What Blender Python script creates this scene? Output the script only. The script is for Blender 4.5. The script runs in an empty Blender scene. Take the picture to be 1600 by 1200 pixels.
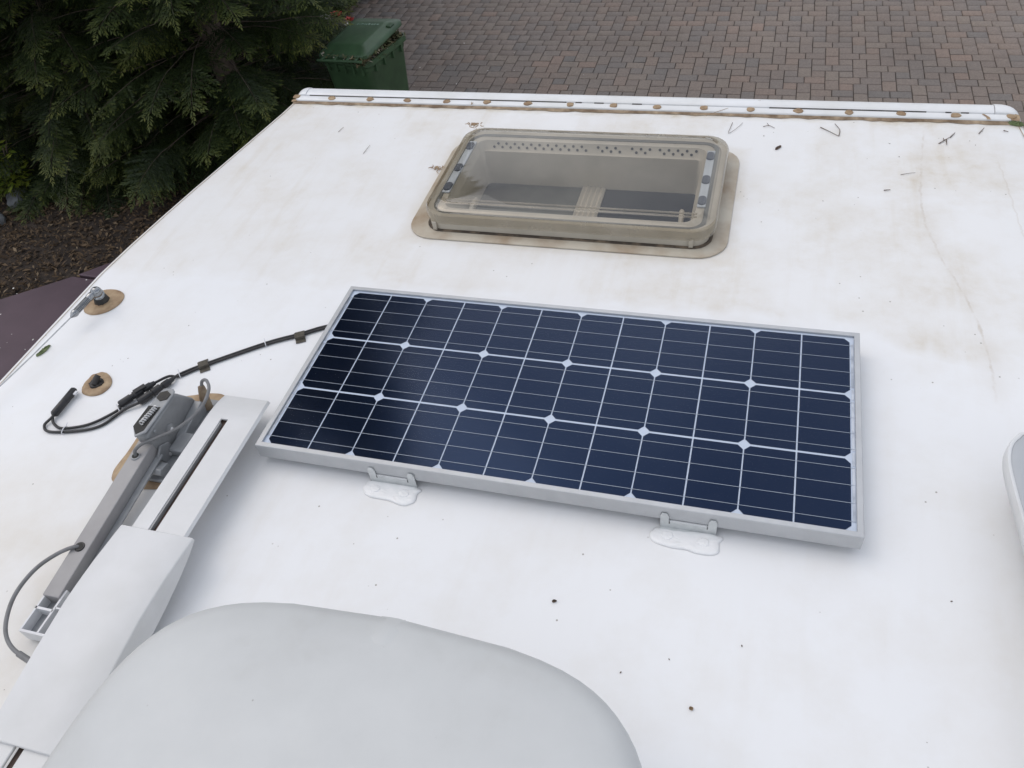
import bpy, bmesh, math, random
import numpy as np
from mathutils import Vector, Matrix
random.seed(7); rng = np.random.default_rng(7)
S = bpy.context.scene
COL = S.collection
R = math.radians

# ------------------------------------------------------------------ camera
cd = bpy.data.cameras.new('camera'); cam = bpy.data.objects.new('camera', cd); COL.objects.link(cam)
right = Vector((0.95935176, 0.25985156, -0.11009708)); up = Vector((-0.11490927, 0.71598701, 0.68859165))
fwd = Vector((-0.2577597, 0.64795043, -0.71674275))
cam.matrix_world = Matrix.Translation((0.91821, -0.85493, 1.27985)) @ Matrix((right, up, -fwd)).transposed().to_4x4()
cd.sensor_width = 36; cd.lens = 1279.48 / 1600 * 36; cd.clip_start = 0.02; cd.clip_end = 600
S.camera = cam

# ------------------------------------------------------------------ sky, sun, exposure (bright hazy overcast)
SUN_EL, SUN_AZ = R(58), R(-68)            # azimuth measured from +y, negative = towards -x
w = bpy.data.worlds.new('World'); S.world = w; w.use_nodes = True
nt = w.node_tree; bg = nt.nodes['Background']
sky = nt.nodes.new('ShaderNodeTexSky'); sky.sky_type = 'NISHITA'; sky.sun_disc = False
sky.sun_elevation = SUN_EL; sky.sun_rotation = SUN_AZ; sky.dust_density = 4.0; sky.air_density = 1.0; sky.ozone_density = 1.0
tc = nt.nodes.new('ShaderNodeTexCoord'); no = nt.nodes.new('ShaderNodeTexNoise'); no.inputs['Scale'].default_value = 2.2
no.inputs['Detail'].default_value = 6; no.inputs['Roughness'].default_value = .55
nt.links.new(tc.outputs['Generated'], no.inputs['Vector'])
cr = nt.nodes.new('ShaderNodeValToRGB'); cr.color_ramp.elements[0].position = .34; cr.color_ramp.elements[1].position = .62
nt.links.new(no.outputs['Fac'], cr.inputs['Fac'])
mx = nt.nodes.new('ShaderNodeMix'); mx.data_type = 'RGBA'; mx.inputs[7].default_value = (9.1, 9.4, 10.05, 1)
nt.links.new(cr.outputs['Color'], mx.inputs[0]); nt.links.new(sky.outputs['Color'], mx.inputs[6])
nt.links.new(mx.outputs[2], bg.inputs['Color']); bg.inputs['Strength'].default_value = 0.14
ld = bpy.data.lights.new('sun', 'SUN'); ld.energy = 0.5; ld.angle = R(55); ld.color = (1, .97, .93)
sun = bpy.data.objects.new('sun', ld); COL.objects.link(sun)
sd = Vector((math.sin(SUN_AZ) * math.cos(SUN_EL), math.cos(SUN_AZ) * math.cos(SUN_EL), math.sin(SUN_EL)))
sun.rotation_euler = sd.to_track_quat('Z', 'Y').to_euler(); sun.location = sd * 30
S.view_settings.view_transform = 'Standard'; S.view_settings.look = 'None'; S.view_settings.gamma = 1
S.view_settings.exposure = -0.19
S.view_settings.use_curve_mapping = False

# ------------------------------------------------------------------ materials
def nodes(name):
    m = bpy.data.materials.new(name); m.use_nodes = True
    return m, m.node_tree, m.node_tree.nodes['Principled BSDF']
def L(nt, a, b): nt.links.new(a, b)
def noise(nt, scale, detail=4, rough=.55, vec=None):
    n = nt.nodes.new('ShaderNodeTexNoise'); n.inputs['Scale'].default_value = scale
    n.inputs['Detail'].default_value = detail; n.inputs['Roughness'].default_value = rough
    if vec is None:
        g = nt.nodes.new('ShaderNodeNewGeometry'); vec = g.outputs['Position']
    L(nt, vec, n.inputs['Vector']); return n.outputs['Fac']
def ramp(nt, fac, stops):
    r = nt.nodes.new('ShaderNodeValToRGB'); e = r.color_ramp.elements
    while len(e) < len(stops): e.new(.5)
    for i, (p, c) in enumerate(stops):
        e[i].position = p; e[i].color = c if len(c) == 4 else (*c, 1)
    L(nt, fac, r.inputs['Fac']); return r.outputs['Color']
def mapr(nt, v, a, b, c=0., d=1.):
    r = nt.nodes.new('ShaderNodeMapRange'); L(nt, v, r.inputs[0])
    for i, x in enumerate((a, b, c, d)): r.inputs[i + 1].default_value = x
    return r.outputs[0]
def mth(nt, op, a, b=None, clamp=False):
    n = nt.nodes.new('ShaderNodeMath'); n.operation = op; n.use_clamp = clamp
    for i, v in enumerate((a, b)):
        if v is None: continue
        if isinstance(v, (int, float)): n.inputs[i].default_value = v
        else: L(nt, v, n.inputs[i])
    return n.outputs[0]
def mixc(nt, f, a, b):
    n = nt.nodes.new('ShaderNodeMix'); n.data_type = 'RGBA'
    for i, v in ((0, f), (6, a), (7, b)):
        if isinstance(v, (int, float)): n.inputs[i].default_value = v
        elif isinstance(v, tuple): n.inputs[i].default_value = (*v, 1)
        else: L(nt, v, n.inputs[i])
    return n.outputs[2]
def bump(nt, b, h, strength, dist=.002):
    n = nt.nodes.new('ShaderNodeBump'); n.inputs['Strength'].default_value = strength; n.inputs['Distance'].default_value = dist
    L(nt, h, n.inputs['Height']); L(nt, n.outputs[0], b.inputs['Normal'])
def mat(name, c1, c2=None, scale=8, rough=.5, metal=0, bscale=None, bstr=.2, bdist=.002, spec=.5, contrast=(.35, .65)):
    m, nt, b = nodes(name)
    c2 = c2 or tuple(x * .85 for x in c1)
    f = mapr(nt, noise(nt, scale), *contrast)
    L(nt, mixc(nt, f, c1, c2), b.inputs['Base Color'])
    b.inputs['Roughness'].default_value = rough; b.inputs['Metallic'].default_value = metal
    b.inputs['Specular IOR Level'].default_value = spec
    if bscale: bump(nt, b, noise(nt, bscale), bstr, bdist)
    return m
def glassy(name, tint, f0=.04, rough=.02, haze=0., hazecol=(.6, .58, .5)):
    """thin clear sheet: Schlick reflection over a tinted see-through layer with a little dust"""
    m, nt, b = nodes(name); nt.nodes.remove(b); out = nt.nodes['Material Output']
    t = nt.nodes.new('ShaderNodeBsdfTransparent'); t.inputs[0].default_value = (*tint, 1)
    g = nt.nodes.new('ShaderNodeBsdfGlossy'); g.inputs['Roughness'].default_value = rough
    ge = nt.nodes.new('ShaderNodeNewGeometry'); dt = nt.nodes.new('ShaderNodeVectorMath'); dt.operation = 'DOT_PRODUCT'
    L(nt, ge.outputs['Normal'], dt.inputs[0]); L(nt, ge.outputs['Incoming'], dt.inputs[1])
    q = mth(nt, 'POWER', mth(nt, 'SUBTRACT', 1.0, mth(nt, 'ABSOLUTE', dt.outputs['Value'])), 5.0)
    fr = mth(nt, 'ADD', mth(nt, 'MULTIPLY', q, 1 - f0), f0)
    s = nt.nodes.new('ShaderNodeMixShader'); L(nt, fr, s.inputs[0])
    d = nt.nodes.new('ShaderNodeBsdfDiffuse'); d.inputs[0].default_value = (*hazecol, 1)
    s2 = nt.nodes.new('ShaderNodeMixShader'); L(nt, mapr(nt, noise(nt, 9), .3, .8, haze * .4, haze * 1.5), s2.inputs[0])
    L(nt, t.outputs[0], s2.inputs[1]); L(nt, d.outputs[0], s2.inputs[2])
    L(nt, s2.outputs[0], s.inputs[1]); L(nt, g.outputs[0], s.inputs[2]); L(nt, s.outputs[0], out.inputs[0])
    return m

def roof_material():
    m, nt, b = nodes('roof_gelcoat')
    g = nt.nodes.new('ShaderNodeNewGeometry'); P = g.outputs['Position']
    sp = nt.nodes.new('ShaderNodeSeparateXYZ'); L(nt, P, sp.inputs[0]); X, Y = sp.outputs[0], sp.outputs[1]
    def curve(v, a, c, pts):                      # v in [a,c] -> value through pts
        n = nt.nodes.new('ShaderNodeFloatCurve'); lo = min(p[1] for p in pts); hi = max(p[1] for p in pts)
        cu = n.mapping.curves[0]
        q = [((p[0] - a) / (c - a), (p[1] - lo) / (hi - lo)) for p in pts]
        cu.points[0].location = q[0]; cu.points[1].location = q[-1]
        for z in q[1:-1]: cu.points.new(*z)
        n.mapping.update()
        L(nt, mapr(nt, v, a, c), n.inputs['Value'])
        return mapr(nt, n.outputs[0], 0, 1, lo, hi)
    # scrubbed band round the new panel: above this line the old grime is still there
    edge = curve(X, -.85, 1.75, [(-.85, .53), (-.5, .55), (0, .575), (.6, .60), (1.15, .585), (1.27, .536), (1.37, .522), (1.48, .506), (1.75, .48)])
    wob = mapr(nt, noise(nt, 7, 3), .2, .8, -.05, .05)
    d = mth(nt, 'SUBTRACT', mth(nt, 'ADD', Y, wob), edge)
    dirty = mapr(nt, d, -.015, .03)
    n1 = noise(nt, 2.6, 9, .62); n2 = noise(nt, 9, 6, .6)
    n3 = noise(nt, 34, 6, .7); st = mth(nt, 'MULTIPLY', mapr(nt, n1, .42, .66), mth(nt, 'MULTIPLY', mapr(nt, n2, .36, .64, .25, 1.0), mapr(nt, n3, .3, .7, .55, 1.3)))
    rightness = mapr(nt, X, -.6, 1.3, .55, 1.15)
    stain = mth(nt, 'MULTIPLY', mth(nt, 'MULTIPLY', st, dirty), rightness)
    stain = mth(nt, 'ADD', mth(nt, 'MULTIPLY', stain, .46), mth(nt, 'MULTIPLY', dirty, .10))
    mp = nt.nodes.new('ShaderNodeMapping'); mp.inputs['Scale'].default_value = (22, 2.2, 1); L(nt, P, mp.inputs[0])
    strk = mapr(nt, noise(nt, 1, 5, .6, mp.outputs[0]), .52, .76, 0, .22); stain = mth(nt, 'ADD', stain, mth(nt, 'MULTIPLY', mth(nt, 'MULTIPLY', strk, mapr(nt, n1, .35, .6, .15, 1)), mapr(nt, dirty, 0, 1, .3, 1)))
    # grime left under and beside the antenna and by the shroud
    lowl = mth(nt, 'MULTIPLY', mapr(nt, mth(nt, 'ADD', X, mapr(nt, n2, 0, 1, -.12, .12)), -.12, -.22), mapr(nt, mth(nt, 'ADD', Y, mapr(nt, n1, 0, 1, -.15, .15)), .02, -.28))
    stain = mth(nt, 'ADD', stain, mth(nt, 'MULTIPLY', lowl, mapr(nt, n2, .25, .7, .12, .42)))
    # faint mottling everywhere
    stain = mth(nt, 'ADD', stain, mapr(nt, noise(nt, 5, 8, .65), .46, .76, 0, .17))
    # dirt run along the front sealant joint and the side edge
    fj = mth(nt, 'MULTIPLY', mapr(nt, mth(nt, 'ADD', Y, mapr(nt, noise(nt, 30, 5), 0, 1, -.02, .02)), 1.455, 1.485), mapr(nt, n2, .35, .65, .05, .6))
    stain = mth(nt, 'ADD', stain, fj)
    # halo of grime round the roof light
    def absd(v, c): return mth(nt, 'ABSOLUTE', mth(nt, 'SUBTRACT', v, c))
    hv = mth(nt, 'MAXIMUM', mth(nt, 'SUBTRACT', absd(X, .445), .424), mth(nt, 'SUBTRACT', absd(Y, 1.035), .25))
    hv = mth(nt, 'ADD', hv, mapr(nt, noise(nt, 18, 4), 0, 1, -.03, .03))
    stain = mth(nt, 'ADD', stain, mapr(nt, hv, .0, .03, .22, 0))
    # old crack lines and scuffs on the right
    def line(pts, wd, strength, ns):
        cx = curve(Y, pts[-1][0], pts[0][0], sorted(pts)); 
        return cx
    cx = curve(Y, .38, 1.42, [(.38, 1.421), (.53, 1.419), (.647, 1.407), (.752, 1.384), (.90, 1.345), (1.07, 1.324), (1.25, 1.335), (1.42, 1.35)])
    jit = mapr(nt, noise(nt, 40, 3), 0, 1, -.007, .007)
    dl = absd(mth(nt, 'ADD', X, jit), cx)
    band = mth(nt, 'MULTIPLY', mapr(nt, Y, .40, .46), mapr(nt, Y, 1.45, 1.38))
    lw = mth(nt, 'MULTIPLY', mth(nt, 'MULTIPLY', mapr(nt, dl, .0012, .004, 1, 0), band), mapr(nt, noise(nt, 25, 4), .40, .66, 0, .42))
    lw = mth(nt, 'ADD', lw, mth(nt, 'MULTIPLY', mth(nt, 'MULTIPLY', mapr(nt, dl, .0, .03, .22, 0), band), n2))
    cx2 = curve(Y, .9, 1.3, [(.9, 1.547), (1.0, 1.538), (1.2, 1.528), (1.3, 1.52)])
    dl2 = absd(mth(nt, 'ADD', X, jit), cx2)
    lw = mth(nt, 'ADD', lw, mth(nt, 'MULTIPLY', mapr(nt, dl2, .0008, .003, .22, 0), mth(nt, 'MULTIPLY', mapr(nt, Y, .9, .95), mapr(nt, Y, 1.3, 1.25))))
    # specks
    vo = nt.nodes.new('ShaderNodeTexVoronoi'); vo.inputs['Scale'].default_value = 26; L(nt, P, vo.inputs['Vector'])
    spk = mth(nt, 'MULTIPLY', mapr(nt, vo.outputs['Distance'], .035, .06, 1, 0), mapr(nt, noise(nt, 4, 2), .5, .55))
    stain = mth(nt, 'MINIMUM', stain, 1.0)
    c = mixc(nt, stain, (.83, .835, .84), (.56, .48, .35))
    c = mixc(nt, mth(nt, 'MULTIPLY', lw, .8, True), c, (.42, .33, .22))
    c = mixc(nt, mth(nt, 'MULTIPLY', spk, .75), c, (.22, .19, .15))
    L(nt, c, b.inputs['Base Color'])
    L(nt, mapr(nt, n1, .3, .7, .34, .55), b.inputs['Roughness']); b.inputs['Specular IOR Level'].default_value = .35
    bump(nt, b, noise(nt, 60, 3), .06, .001)
    return m

def ac_material():
    m, nt, b = nodes('shroud_plastic'); n1 = noise(nt, 4, 8, .6); n2 = noise(nt, 22, 6, .65)
    c = mixc(nt, mapr(nt, n1, .35, .65), (.59, .60, .595), (.535, .545, .54))
    c = mixc(nt, mth(nt, 'MULTIPLY', mapr(nt, n1, .52, .72), mapr(nt, n2, .4, .7, 0, .55)), c, (.46, .45, .42))
    vo = nt.nodes.new('ShaderNodeTexVoronoi'); vo.inputs['Scale'].default_value = 34; g = nt.nodes.new('ShaderNodeNewGeometry'); L(nt, g.outputs['Position'], vo.inputs['Vector'])
    c = mixc(nt, mth(nt, 'MULTIPLY', mapr(nt, vo.outputs['Distance'], .03, .06, .6, 0), mapr(nt, n2, .55, .6)), c, (.25, .24, .22))
    L(nt, c, b.inputs['Base Color']); L(nt, mapr(nt, n2, .3, .7, .38, .55), b.inputs['Roughness']); b.inputs['Specular IOR Level'].default_value = .4
    bump(nt, b, noise(nt, 260, 2), .10, .0008); return m
M = {}
M['roof'] = roof_material()
M['trim'] = mat('trim_white', (.80, .81, .82), (.70, .70, .68), 6, .32)
M['wall'] = mat('body_wall_white', (.74, .74, .72), (.66, .65, .61), 2, .4)
M['brown'] = mat('aged_sealant', (.25, .155, .085), (.46, .34, .21), 32, .6, bscale=70, bstr=.7, bdist=.004, contrast=(.3, .7))
M['brownline'] = mat('dirty_sealant_joint', (.17, .115, .07), (.46, .36, .25), 30, .8, bscale=90, bstr=.6, contrast=(.35, .75))
M['darkline'] = mat('black_insert_gap', (.025, .022, .02), (.06, .05, .045), 60, .7)
M['seal'] = mat('white_sealant', (.86, .86, .86), (.82, .83, .83), 60, .3, bscale=45, bstr=.35, bdist=.003)
M['alu'] = mat('anodised_aluminium', (.53, .54, .55), (.49, .50, .51), 30, .45, .5)
M['zinc'] = mat('bracket_aluminium', (.66, .68, .68), (.58, .60, .60), 60, .38, .6)
M['bright'] = mat('cut_metal_edge', (.85, .85, .85), (.8, .8, .8), 60, .2, .6)
M['backsheet'] = mat('white_backsheet', (.60, .66, .76), (.56, .62, .72), 20, .5)
M['bus'] = mat('tinned_busbar', (.50, .54, .60), (.42, .46, .52), 200, .38, .5)
M['ribbon'] = mat('end_ribbon', (.42, .45, .50), (.66, .68, .72), 26, .35, .6, contrast=(.4, .6))
M['rubber'] = mat('black_cable_rubber', (.016, .016, .018), (.03, .03, .03), 60, .42)
M['plastic'] = mat('black_plastic', (.014, .014, .016), (.024, .024, .026), 90, .38, bscale=160, bstr=.15)
M['clip'] = mat('smoked_clip', (.075, .068, .055), (.12, .11, .09), 90, .25)
M['tie'] = mat('clear_zip_tie', (.75, .76, .78), (.66, .67, .7), 60, .3)
M['chrome'] = mat('steel_chrome', (.36, .37, .38), (.26, .27, .28), 90, .16, 1)
M['blackgunk'] = mat('black_gland', (.012, .012, .012), (.03, .026, .022), 80, .45, bscale=120, bstr=.5)
M['cast'] = mat('grey_casting', (.23, .235, .24), (.29, .295, .30), 26, .5, .25, bscale=160, bstr=.12)
M['castlite'] = mat('grey_casting_worn', (.33, .34, .35), (.27, .28, .29), 30, .45, .3, bscale=160, bstr=.12)
M['arm'] = mat('weathered_tube', (.36, .352, .35), (.31, .30, .30), 14, .55, .15)
M['coil'] = mat('spring_wire', (.72, .72, .72), (.55, .55, .55), 120, .35, .5)
M['awhite'] = mat('antenna_plastic', (.70, .70, .70), (.63, .63, .62), 7, .42, bscale=180, bstr=.08)
M['acut'] = mat('extrusion_white_edge', (.72, .73, .74), (.65, .65, .66), 20, .4)
M['gcable'] = mat('grey_coax', (.20, .20, .205), (.15, .15, .15), 40, .5)
M['boot'] = mat('brown_cable_boot', (.16, .11, .07), (.26, .20, .13), 60, .55, bscale=60, bstr=.5)
M['reflection_strip'] = mat('painted_bevel_reflection', (.10, .10, .088), (.15, .145, .125), 18, .45)
M['slotdark'] = mat('rusty_channel', (.060, .038, .030), (.10, .065, .05), 25, .6)
M['ac'] = ac_material()
M['cap'] = mat('vent_cap_grey', (.44, .46, .48), (.39, .41, .43), 6, .4)
M['caprim'] = mat('vent_cap_rim', (.72, .73, .73), (.64, .64, .63), 8, .4)
M['beige'] = mat('vent_beige', (.46, .42, .35), (.39, .355, .29), 12, .42)
M['beigedirt'] = mat('vent_flange_grimy', (.50, .455, .37), (.31, .225, .145), 9, .5, contrast=(.42, .72))
M['beigeedge'] = mat('vent_grime_seam', (.05, .038, .028), (.24, .18, .12), 28, .8, bscale=90, bstr=.5, contrast=(.45, .8))
M['acrylic'] = glassy('acrylic_lid', (.92, .90, .86), .10, .012, .010, (.5, .48, .42))
M['acrylicside'] = glassy('acrylic_skirt', (.74, .70, .61), .06, .03, .35, (.52, .47, .38))
M['screen'] = mat('fly_screen', (.085, .088, .078), (.06, .063, .056), 30, .5)
M['opening'] = mat('dark_blind_glass', (.006, .009, .018), (.010, .014, .024), 6, .06)
M['hole'] = mat('dark_hole', (.02, .02, .018), (.03, .028, .025), 30, .7)
M['rail'] = mat('hinge_rail', (.46, .50, .54), (.40, .43, .46), 20, .3)
M['knob'] = mat('dark_blue_knob', (.035, .045, .065), (.05, .06, .085), 20, .3)
M['bin'] = mat('bin_green', (.048, .098, .046), (.037, .074, .036), 7, .42, bscale=140, bstr=.1)
M['binmark'] = mat('bin_lettering', (.25, .33, .27), (.10, .17, .12), 60, .6)
M['clip_mat'] = mat('garden_cuttings', (.20, .18, .10), (.09, .12, .05), 30, .8)
M['bark'] = mat('bark', (.075, .055, .042), (.14, .11, .085), 14, .9, bscale=40, bstr=.8, bdist=.01)
M['twig'] = mat('dry_twig', (.085, .055, .038), (.15, .10, .07), 60, .8)
M['drybit'] = mat('dry_leaf_bit', (.30, .20, .12), (.42, .31, .20), 60, .8)
M['greenbit'] = mat('green_leaf_bit', (.10, .14, .05), (.17, .20, .09), 60, .6)
M['soil'] = mat('soil', (.055, .040, .030), (.030, .022, .017), 6, .95, bscale=22, bstr=.9, bdist=.02)
M['joint'] = mat('paver_joint_sand', (.11, .09, .075), (.07, .058, .05), 25, .95)
M['path'] = mat('plum_concrete', (.100, .064, .082), (.080, .052, .066), 3, .65, bscale=90, bstr=.25)
M['stone'] = mat('grey_stone', (.16, .17, .175), (.10, .105, .11), 12, .8, bscale=30, bstr=.6, bdist=.01)
M['red'] = mat('red_petal', (.40, .03, .025), (.52, .06, .05), 30, .5)
M['white_petal'] = mat('white_petal', (.62, .60, .55), (.70, .68, .64), 30, .5)

def cell_material():
    m, nt, b = nodes('solar_cell'); oi = nt.nodes.new('ShaderNodeObjectInfo')
    g = nt.nodes.new('ShaderNodeNewGeometry')
    c = mixc(nt, oi.outputs['Random'], (.0022, .0038, .0095), (.0032, .0056, .013))
    c = mixc(nt, mapr(nt, noise(nt, 11, 8, .7), .42, .8, .001, .016), c, (.34, .33, .31))
    L(nt, c, b.inputs['Base Color']); b.inputs['Roughness'].default_value = .5; b.inputs['Specular IOR Level'].default_value = .56; b.inputs['Specular Tint'].default_value = (.12, .36, 1.0, 1); b.inputs['Roughness'].default_value = .16
    b.inputs['Coat Weight'].default_value = .35; b.inputs['Coat IOR'].default_value = 1.42; L(nt, mapr(nt, noise(nt, 14, 6), .3, .7, .06, .12), b.inputs['Coat Roughness'])
    return m
M['cell'] = cell_material()
M['pglass'] = glassy('solar_glass', (.96, .97, .98), .0, .05)

def paver_material():
    m, nt, b = nodes('paver'); oi = nt.nodes.new('ShaderNodeObjectInfo')
    at = nt.nodes.new('ShaderNodeAttribute'); at.attribute_name = 'tone'
    f = mth(nt, 'FRACT', mth(nt, 'ADD', mth(nt, 'MULTIPLY', oi.outputs['Random'], 7.3), at.outputs['Fac']))
    c = ramp(nt, f, [(0, (.150, .122, .105)), (.25, (.168, .138, .115)), (.45, (.146, .124, .110)), (.62, (.172, .134, .110)), (.8, (.132, .118, .108)), (.93, (.160, .128, .108)), (1, (.190, .140, .113))])
    big = mapr(nt, noise(nt, .7, 4), .3, .7, 1.18, 1.50)
    fine = mapr(nt, noise(nt, 60, 5, .65), .25, .75, .72, 1.22)
    mu = nt.nodes.new('ShaderNodeMix'); mu.data_type = 'RGBA'; mu.blend_type = 'MULTIPLY'; mu.inputs[0].default_value = 1
    L(nt, c, mu.inputs[6]); L(nt, mth(nt, 'MULTIPLY', big, fine), mu.inputs[7])
    L(nt, mu.outputs[2], b.inputs['Base Color']); b.inputs['Roughness'].default_value = .85
    bump(nt, b, noise(nt, 110, 4), .5, .004)
    return m
M['paver'] = paver_material()

def leaf_material(name, stops, rough=.55, trans=.25):
    m, nt, b = nodes(name)
    at = nt.nodes.new('ShaderNodeAttribute'); at.attribute_name = 'tone'
    c = ramp(nt, at.outputs['Fac'], stops); L(nt, c, b.inputs['Base Color']); b.inputs['Roughness'].default_value = rough
    b.inputs['Specular IOR Level'].default_value = .3
    if trans:
        t = nt.nodes.new('ShaderNodeBsdfTranslucent'); L(nt, c, t.inputs[0])
        s = nt.nodes.new('ShaderNodeMixShader'); s.inputs[0].default_value = trans
        L(nt, b.outputs[0], s.inputs[1]); L(nt, t.outputs[0], s.inputs[2]); L(nt, s.outputs[0], nt.nodes['Material Output'].inputs[0])
    return m
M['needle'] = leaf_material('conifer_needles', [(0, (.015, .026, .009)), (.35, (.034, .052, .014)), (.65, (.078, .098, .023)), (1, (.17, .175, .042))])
M['litterleaf'] = leaf_material('dry_leaves', [(0, (.035, .023, .015)), (.35, (.085, .056, .033)), (.7, (.15, .10, .058)), (1, (.30, .23, .15))], .8, .1)
M['limeleaf'] = leaf_material('lime_leaves', [(0, (.10, .16, .02)), (1, (.30, .34, .05))], .5, .3)
M['darkleaf'] = leaf_material('shrub_leaves', [(0, (.03, .06, .02)), (1, (.10, .14, .05))], .5, .25)

# ------------------------------------------------------------------ helpers
def tag(o, label=None, cat=None, group=None, kind=None):
    if label: o['label'] = label
    if cat: o['category'] = cat
    if group: o['group'] = group
    if kind: o['kind'] = kind
    return o
def put(o, parent=None):
    COL.objects.link(o)
    if parent is not None:
        o.parent = parent
        if parent.type == 'EMPTY' and parent.parent is None: o.matrix_parent_inverse = Matrix.Translation(-parent.location)
    return o
def thing(name, label, cat, loc=(0, 0, 0), group=None):
    o = bpy.data.objects.new(name, None); o.location = loc; o.empty_display_size = .05; COL.objects.link(o)
    return tag(o, label, cat, group)
def obj(name, bm, m, parent=None, smooth=False, bevel=0, seg=2, kind=None):
    bmesh.ops.recalc_face_normals(bm, faces=bm.faces)
    me = bpy.data.meshes.new(name); bm.to_mesh(me); bm.free()
    if smooth:
        for p in me.polygons: p.use_smooth = True
    me.materials.append(M[m]); o = bpy.data.objects.new(name, me); put(o, parent)
    if bevel:
        b = o.modifiers.new('bevel', 'BEVEL'); b.width = bevel; b.segments = seg; b.limit_method = 'ANGLE'; b.angle_limit = R(35)
        for p in me.polygons: p.use_smooth = True
        me.set_sharp_from_angle(angle=R(40))
    elif smooth: me.set_sharp_from_angle(angle=R(50))
    if kind: o['kind'] = kind
    return o
def copy(o, parent=None, loc=None, rotz=None, name=None):
    c = o.copy(); COL.objects.link(c)
    c.parent = parent
    if parent is not None: c.matrix_parent_inverse = Matrix.Translation(-parent.location) if (parent.type == 'EMPTY' and parent.parent is None) else Matrix.Identity(4)
    if loc is not None: c.location = loc
    if rotz is not None: c.rotation_euler[2] = rotz
    return c
def box(bm, x0, x1, y0, y1, z0, z1):
    v = [bm.verts.new((x, y, z)) for z in (z0, z1) for x, y in ((x0, y0), (x1, y0), (x1, y1), (x0, y1))]
    for f in ((3, 2, 1, 0), (4, 5, 6, 7), (0, 1, 5, 4), (1, 2, 6, 5), (2, 3, 7, 6), (3, 0, 4, 7)): bm.faces.new([v[i] for i in f])
    return bm
def BOX(*a): return box(bmesh.new(), *a)
def loft(loops, cap0=True, cap1=True, closed=True, bm=None):
    bm = bm or bmesh.new(); vs = [[bm.verts.new(p) for p in lp] for lp in loops]; n = len(loops[0])
    for a, b in zip(vs, vs[1:]):
        for i in range(n if closed else n - 1):
            j = (i + 1) % n; bm.faces.new((a[i], a[j], b[j], b[i]))
    if cap0: bm.faces.new(vs[0][::-1])
    if cap1: bm.faces.new(vs[-1])
    return bm
def rrect(x0, x1, y0, y1, r, z, n=6):
    p = []
    for cx, cy, a0 in ((x1 - r, y0 + r, -90), (x1 - r, y1 - r, 0), (x0 + r, y1 - r, 90), (x0 + r, y0 + r, 180)):
        for k in range(n + 1):
            a = R(a0 + 90 * k / n); p.append((cx + r * math.cos(a), cy + r * math.sin(a), z))
    return p
def smoothpath(pts, sub=8):
    P = [Vector(p) for p in pts]; out = []
    Q = [2 * P[0] - P[1]] + P + [2 * P[-1] - P[-2]]
    for i in range(1, len(Q) - 2):
        a, b, c, d = Q[i - 1:i + 3]
        for k in range(sub):
            t = k / sub
            out.append(.5 * ((2 * b) + (c - a) * t + (2 * a - 5 * b + 4 * c - d) * t * t + (3 * b - a - 3 * c + d) * t ** 3))
    return out + [P[-1]]
def tube(pts, r, sides=8, bm=None, cap=True):
    pts = [Vector(p) for p in pts]; n = len(pts)
    rs = r if isinstance(r, (list, tuple)) else [r] * n
    loops = []; up_ = Vector((0, 0, 1))
    t0 = (pts[1] - pts[0]).normalized()
    u = t0.cross(up_); u = u.normalized() if u.length > 1e-4 else Vector((1, 0, 0))
    for i, p in enumerate(pts):
        t = (pts[min(i + 1, n - 1)] - pts[max(i - 1, 0)]).normalized()
        u = (u - t * u.dot(t)).normalized(); v = t.cross(u)
        loops.append([p + (u * math.cos(2 * math.pi * k / sides) + v * math.sin(2 * math.pi * k / sides)) * rs[i] for k in range(sides)])
    return loft(loops, cap, cap, True, bm)
def prism(poly, z0, z1, axis='z', bm=None):
    f = {'z': lambda a, b, c: (a, b, c), 'x': lambda a, b, c: (c, a, b), 'y': lambda a, b, c: (a, c, b)}[axis]
    return loft([[f(a, b, z0) for a, b in poly], [f(a, b, z1) for a, b in poly]], bm=bm)
def quads(name, V, F, m, parent=None, tone=None, kind=None):
    """numpy mesh: V (n,3), F (k,3|4)"""
    me = bpy.data.meshes.new(name); k, c = F.shape
    me.vertices.add(len(V)); me.vertices.foreach_set('co', np.ascontiguousarray(V, np.float32).ravel())
    me.loops.add(k * c); me.loops.foreach_set('vertex_index', np.ascontiguousarray(F, np.int32).ravel())
    me.polygons.add(k); me.polygons.foreach_set('loop_start', np.arange(0, k * c, c, dtype=np.int32))
    me.polygons.foreach_set('loop_total', np.full(k, c, dtype=np.int32))
    me.update(calc_edges=True)
    if tone is not None:
        a = me.attributes.new('tone', 'FLOAT', 'POINT'); a.data.foreach_set('value', np.ascontiguousarray(tone, np.float32))
    me.materials.append(M[m]); o = bpy.data.objects.new(name, me); put(o, parent)
    if kind: o['kind'] = kind
    return o
def blob(pts, h, ring=3, jitter=.0, z0=0.0, seed=0):
    """low irregular lump over an outline"""
    r_ = random.Random(seed); c = Vector((sum(p[0] for p in pts) / len(pts), sum(p[1] for p in pts) / len(pts)))
    sm = smoothpath([(p[0], p[1], 0) for p in pts] + [(pts[0][0], pts[0][1], 0)], 5)[:-1]
    loops = []
    for s, z in ((1.0, 0), (.985, h * .45), (.93, h * .8), (.78, h * .95), (.5, h), (.22, h)):
        loops.append([(c.x + (p.x - c.x) * s, c.y + (p.y - c.y) * s, z0 + z * (1 + r_.uniform(-jitter, jitter))) for p in sm])
    return loft(loops, False, True)

GZ = -2.9
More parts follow.
